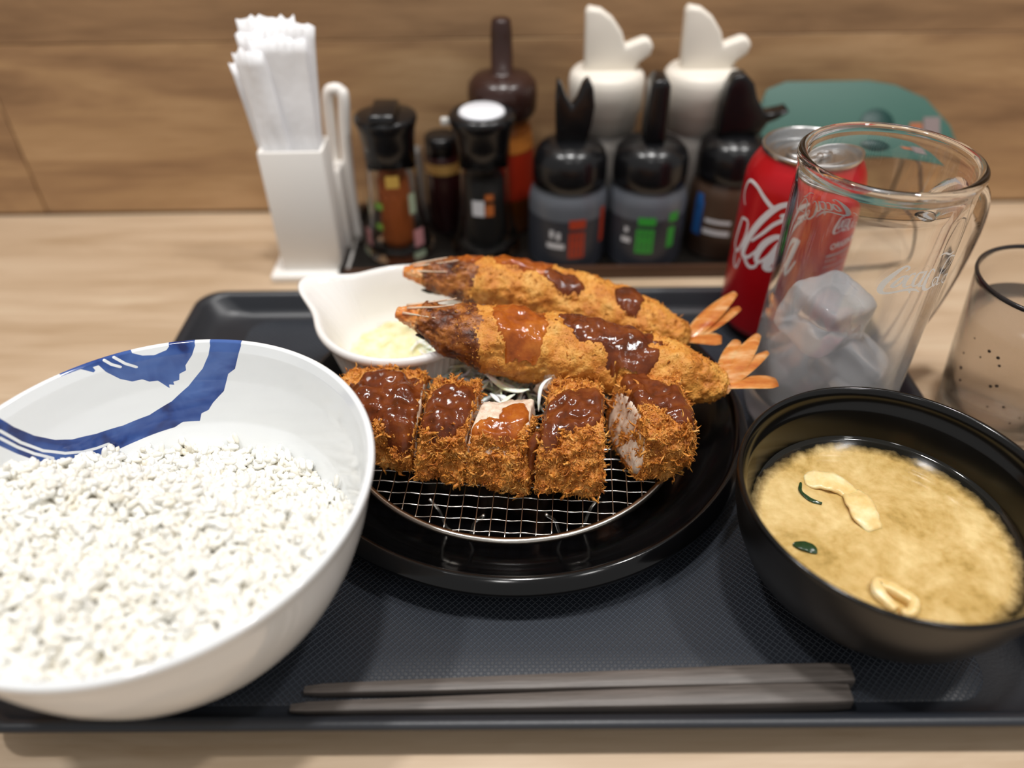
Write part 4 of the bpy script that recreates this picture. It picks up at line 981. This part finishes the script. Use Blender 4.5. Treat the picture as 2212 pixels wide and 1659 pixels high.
fin_bottle('tall bottle with cream fin-shaped cap, the right one near the green board', .1370, .556)

tb = empty('soy_bottle', (-.0040, .559, .003), 'tall brown-capped bottle with long nozzle and orange-red label', 'bottle')
lathe('body', [(0, .001), (.020, 0), (.0225, .003), (.0225, .065), (.0205, .080), (.0175, .088), (.0165, .094), (0, .095)], mat('amber_bottle', '8a4d1e', .2), tb, n=64)
lathe('cap', [(.0175, .088), (.0225, .0900), (.0245, .0940), (.0250, .1060), (.0240, .1120), (.0200, .1165), (.012, .1185), (.0078, .1195), (.0074, .1450), (.0066, .1530), (.0055, .1545), (0, .1545)], m_brownpl, tb, n=64)
v, f = merge([patch(200, 400, .030, .066, sf(.0225), .0003, 30)]); mk('red_label', v, f, mat('soy_label_red', 'a8290f', .45), tb)
v, f = merge([patch(200, 400, .067, .0785, lambda z: float(np.interp(z, [.065, .080], [.0225, .0205])), .0003, 30)]); mk('orange_label', v, f, mat('soy_label_orange', 'b9702c', .45), tb)

m_clear = glass_mat('mill_clear_plastic', (.93, .93, .92, 1), .08, 1.25)
def mill(label, x, y, fill_m, fr, cap_extra):
    r = empty('spice_mill', (x, y, .003), label, 'spice mill', 'spice mills in the condiment tray')
    lathe('body', [(0, .002), (.022, .0012), (.0245, 0), (.0262, .002), (.0258, .008), (.0215, .020), (.0188, .040), (.0178, .068), (.0172, .0735), (.0155, .0735), (.0160, .066), (.0168, .040), (.0195, .020), (.022, .006), (0, .0045)], m_clear, r, n=64)
    lathe('spice', [(0, .005), (fr*1.02, .005), (fr*1.05, .012), (fr, .030), (fr*.95, .058), (0, .060)], fill_m, r, n=48)
    cap_extra(r)
    return r
def cap1(r):
    lathe('cap', [(.0165, .0705), (.0178, .0710), (.0182, .0850), (.0195, .0945), (.0217, .1010), (.0212, .1035), (.0190, .1042), (0, .1045)], m_blackpl, r, n=64)
    box('flip_lid', -.0085, .0085, -.020, .012, .1040, .1105, m_blackpl, r, bev=.002, taper=1.1)
    gm_ = mat('mill_green', '6f9a3a', .5); gp_ = mat('mill_pale_green', 'a9b79c', .5)
    for a0_, a1_, z0_, z1_, R_, m_ in ((230, 250, .041, .0465, .0188, gm_), (232, 248, .0260, .0310, .0205, gm_), (198, 212, .034, .046, .0195, gp_), (308, 326, .036, .052, .019, gp_), (200, 222, .004, .009, .0262, gp_), (300, 322, .004, .009, .0262, gp_)):
        v, f = patch(a0_, a1_, z0_, z1_, sf(R_), .0005); mk('green_print', v, f, m_, r)
    mp_ = mat('mill_pink', 'c98d8f', .5)
    for a_ in (205, 305): v, f = patch(a_, a_+20, .012, .026, sf(.0242), .0005); mk('pink_print', v, f, mp_, r)
    v, f = merge([patch(262, 292, .058, .067, sf(.0178), .0005)]); mk('yellow_print', v, f, mat('mill_yellow', 'cda750', .5), r)
def cap2(r):
    lathe('cap', [(.0168, .0705), (.0182, .0710), (.0190, .0840), (.0212, .0950), (.0232, .1000), (.0230, .1030), (.0212, .1048), (.0165, .1050), (.0155, .1035)], m_blackpl, r, n=64)
    lathe('white_top', [(.0160, .1035), (.0158, .1055), (.0140, .1068), (0, .1072)], mat('mill_white_top', 'f2f4fa', .3), r, n=48)
    box('hinge_tab', -.0285, -.0215, -.0025, .0025, .0960, .1010, mat('clear_tab', 'd5d3cf', .3), r, bev=.001)
    v, f = merge([patch(244, 270, .036, .048, sf(.0190), .0008)]); mk('white_print', v, f, m_lwhite, r)
    v, f = merge([patch(272, 290, .048, .053, sf(.0190), .0008), patch(272, 290, .036, .045, sf(.0190), .0008)]); mk('orange_print', v, f, mat('mill_orange', 'b5632a', .5), r)
mill('spice mill of orange powder with black flip lid beside the napkin holder', -.0840, .522, mat('orange_spice', 'b0581c', .7, bump=(900, .6)), .0120, cap1)
mill('spice mill of black pepper with white disc on its black lid', -.0180, .522, mat('black_pepper', '100e0c', .6, bump=(900, .8)), .0150, cap2)
jar = lathe('small_sauce_jar', [(0, .0), (.0120, 0), (.0132, .002), (.0132, .058), (.0115, .064), (0, .065)], mat('dark_red_brown_jar', '35191a', .25), None, (-.0500, .556, .003), 48)
tag(jar, 'small dark brown jar half hidden between the two spice mills', 'jar')
lathe('cap', [(.0118, .062), (.0128, .063), (.0128, .0740), (.0118, .0755), (0, .0757)], m_blackpl, jar, n=48)
v, f = merge([patch(190, 350, .0490, .0570, sf(.0132), .0003, 20)]); mk('gold_band', v, f, mat('jar_gold', 'c69a55', .4), jar)
pk = box('salt_shaker', -.0075, .0075, -.0075, .0075, 0, .062, mat('clear_grey_shaker', 'a5a29f', .2, Transmission_Weight=.6), None, bev=.003, taper=1.25, loc=(-.0745, .5650, .003)); tag(pk, 'narrow clear shaker behind the orange spice mill', 'shaker')

# ------------------------------------------------------------ napkin holder with napkins
nh = empty('napkin_holder', (-.1450, .5000, 0), 'white plastic napkin holder left of the spice mills', 'napkin holder')
def NBX(name, x0, x1, y0, y1, z0, z1, **k): return box(name, x0+.145, x1+.145, y0-.5, y1-.5, z0, z1, m_whitepl, nh, **k)
NBX('base', -.1740, -.1190, .4790, .5560, 0, .0060, bev=.002)
NBX('front_panel', -.1655, -.1225, .4860, .4885, .0055, .0960, bev=.001)
NBX('back_panel', -.1655, -.1225, .5110, .5135, .0055, .0960, bev=.001)
NBX('side_panel', -.1655, -.1630, .4886, .5110, .0055, .0960, bev=.0008)
NBX('side_panel', -.1250, -.1225, .4886, .5110, .0055, .0960, bev=.0008)
P = [(-.118, .534, .005), (-.1185, .534, .040), (-.1165, .535, .085), (-.1135, .535, .113), (-.1150, .536, .1180), (-.1190, .536, .1195), (-.1235, .536, .1165), (-.1255, .536, .100), (-.1275, .535, .050), (-.1285, .534, .005)]
NBX('side_fin', -.1265, -.1195, .5135, .5330, .0055, .0700, bev=.001)
tube('back_loop', [(p[0]+.145, p[1]-.5, p[2]) for p in smoothp(P, 6)], .0042, m_whitepl, nh, n=12)
rg = random.Random(12)
napl = ['tallest white paper napkin at the back of the holder', 'white paper napkin standing second from the back', 'white paper napkin in the middle of the bundle', 'white paper napkin leaning right in the holder', 'white paper napkin at the front of the holder', 'lower white paper napkin leaning at the left of the holder']
napl = ['thin white paper napkin tucked behind the middle of the bundle', 'narrow white paper napkin at the right side of the bundle', 'half-height white paper napkin near the front left']+napl
naps = [(-.1500, .5068, .030, .1660, -.03), (-.1385, .5045, .022, .1690, .05), (-.1530, .4982, .022, .1500, -.08), (-.1460, .5080, .036, .1740, -.02), (-.1440, .5055, .034, .1700, .04), (-.1440, .5030, .035, .1670, .00), (-.1425, .5000, .032, .1715, .07), (-.1430, .4965, .034, .1640, .02), (-.1520, .4935, .019, .1580, -.06)]
for (x, y, w, h, lean), lb in zip(naps, napl):
    v = []; f = []; nx, nz = 14, 16
    for s in (0, 1):
        for j in range(nz+1):
            z = .010+(h-.010)*j/nz
            for i in range(nx+1):
                u_ = i/nx-.5; top = (.0035*fbm((u_*3, y*90, 1), 3.0, 3)-.006*abs(u_)**1.5) if j == nz else 0
                v.append((w*u_*(.94+.06*j/nz)+lean*z*.8*(j/nz), (.0006 if s else -.0006)+.0012*fbm((u_*2+y*77, z*22, 0), 1.5, 2)+.0015*(j/nz)**2*math.sin(u_*5+y*900), z+top))
    K = (nx+1)*(nz+1)
    for j in range(nz):
        for i in range(nx):
            a = j*(nx+1)+i; f.append((a, a+1, a+nx+2, a+nx+1)); f.append((K+a, K+a+nx+1, K+a+nx+2, K+a+1))
    for j in range(nz):
        a = j*(nx+1); f.append((a, a+nx+1, K+a+nx+1, K+a)); a += nx; f.append((a, K+a, K+a+nx+1, a+nx+1))
    for i in range(nx): a = nz*(nx+1)+i; f.append((a, a+1, K+a+1, K+a)); f.append((i, K+i, K+i+1, i+1))
    o = mk('paper_napkin', v, f, m_paper, None, (x, y, 0)); tag(o, lb, 'napkin', 'paper napkins in the white holder')

# ------------------------------------------------------------ green board on a wire stand
gb = empty('green_board_stand', (.2530, .5600, 0), 'green rounded board on thin black wire legs behind the glass mug', 'stand')
m_wireb = mat('black_wire', '17130f', .4)
PL = [(-.070, 0), (.078, 0), (.070, .022), (.052, .042), (.030, .052), (.010, .0555), (-.050, .0555), (-.064, .050), (-.070, .036)]
v0 = extrude_xz('board', PL, -.0015, .0015, m_green, gb, loc=(0, -.022, .064), bev=.0006); v0.rotation_euler = (math.radians(-38), 0, 0)
spot = lathe('dark_spot', [(0, .0008), (.0125, .0008), (.013, 0)], m_greendk, v0, (.016, -.0018, .022), 32); spot.rotation_euler = (PI/2, 0, 0)
box('orange_mark', .040, .049, -.0022, -.0016, .018, .024, mat('orange_mark', 'a05a34', .5), v0, bev=0)
box('pink_mark', .050, .062, -.0022, -.0016, .014, .028, mat('pink_mark', '7f706e', .5), v0, bev=0)
for sx_ in (-1, 1):
    tube('leg', smoothp([(sx_*.050, -.020, .066), (sx_*.054, -.050, .030), (sx_*.056, -.066, .0012), (sx_*.030, -.072, .0012)], 6), .0012, m_wireb, gb, n=8)
    tube('leg', smoothp([(sx_*.050, .010, .094), (sx_*.056, .012, .040), (sx_*.056, .016, .0012)], 6), .0012, m_wireb, gb, n=8)
tube('cross_bar', [(-.030, -.072, .0012), (.030, -.072, .0012)], .0012, m_wireb, gb, n=8)
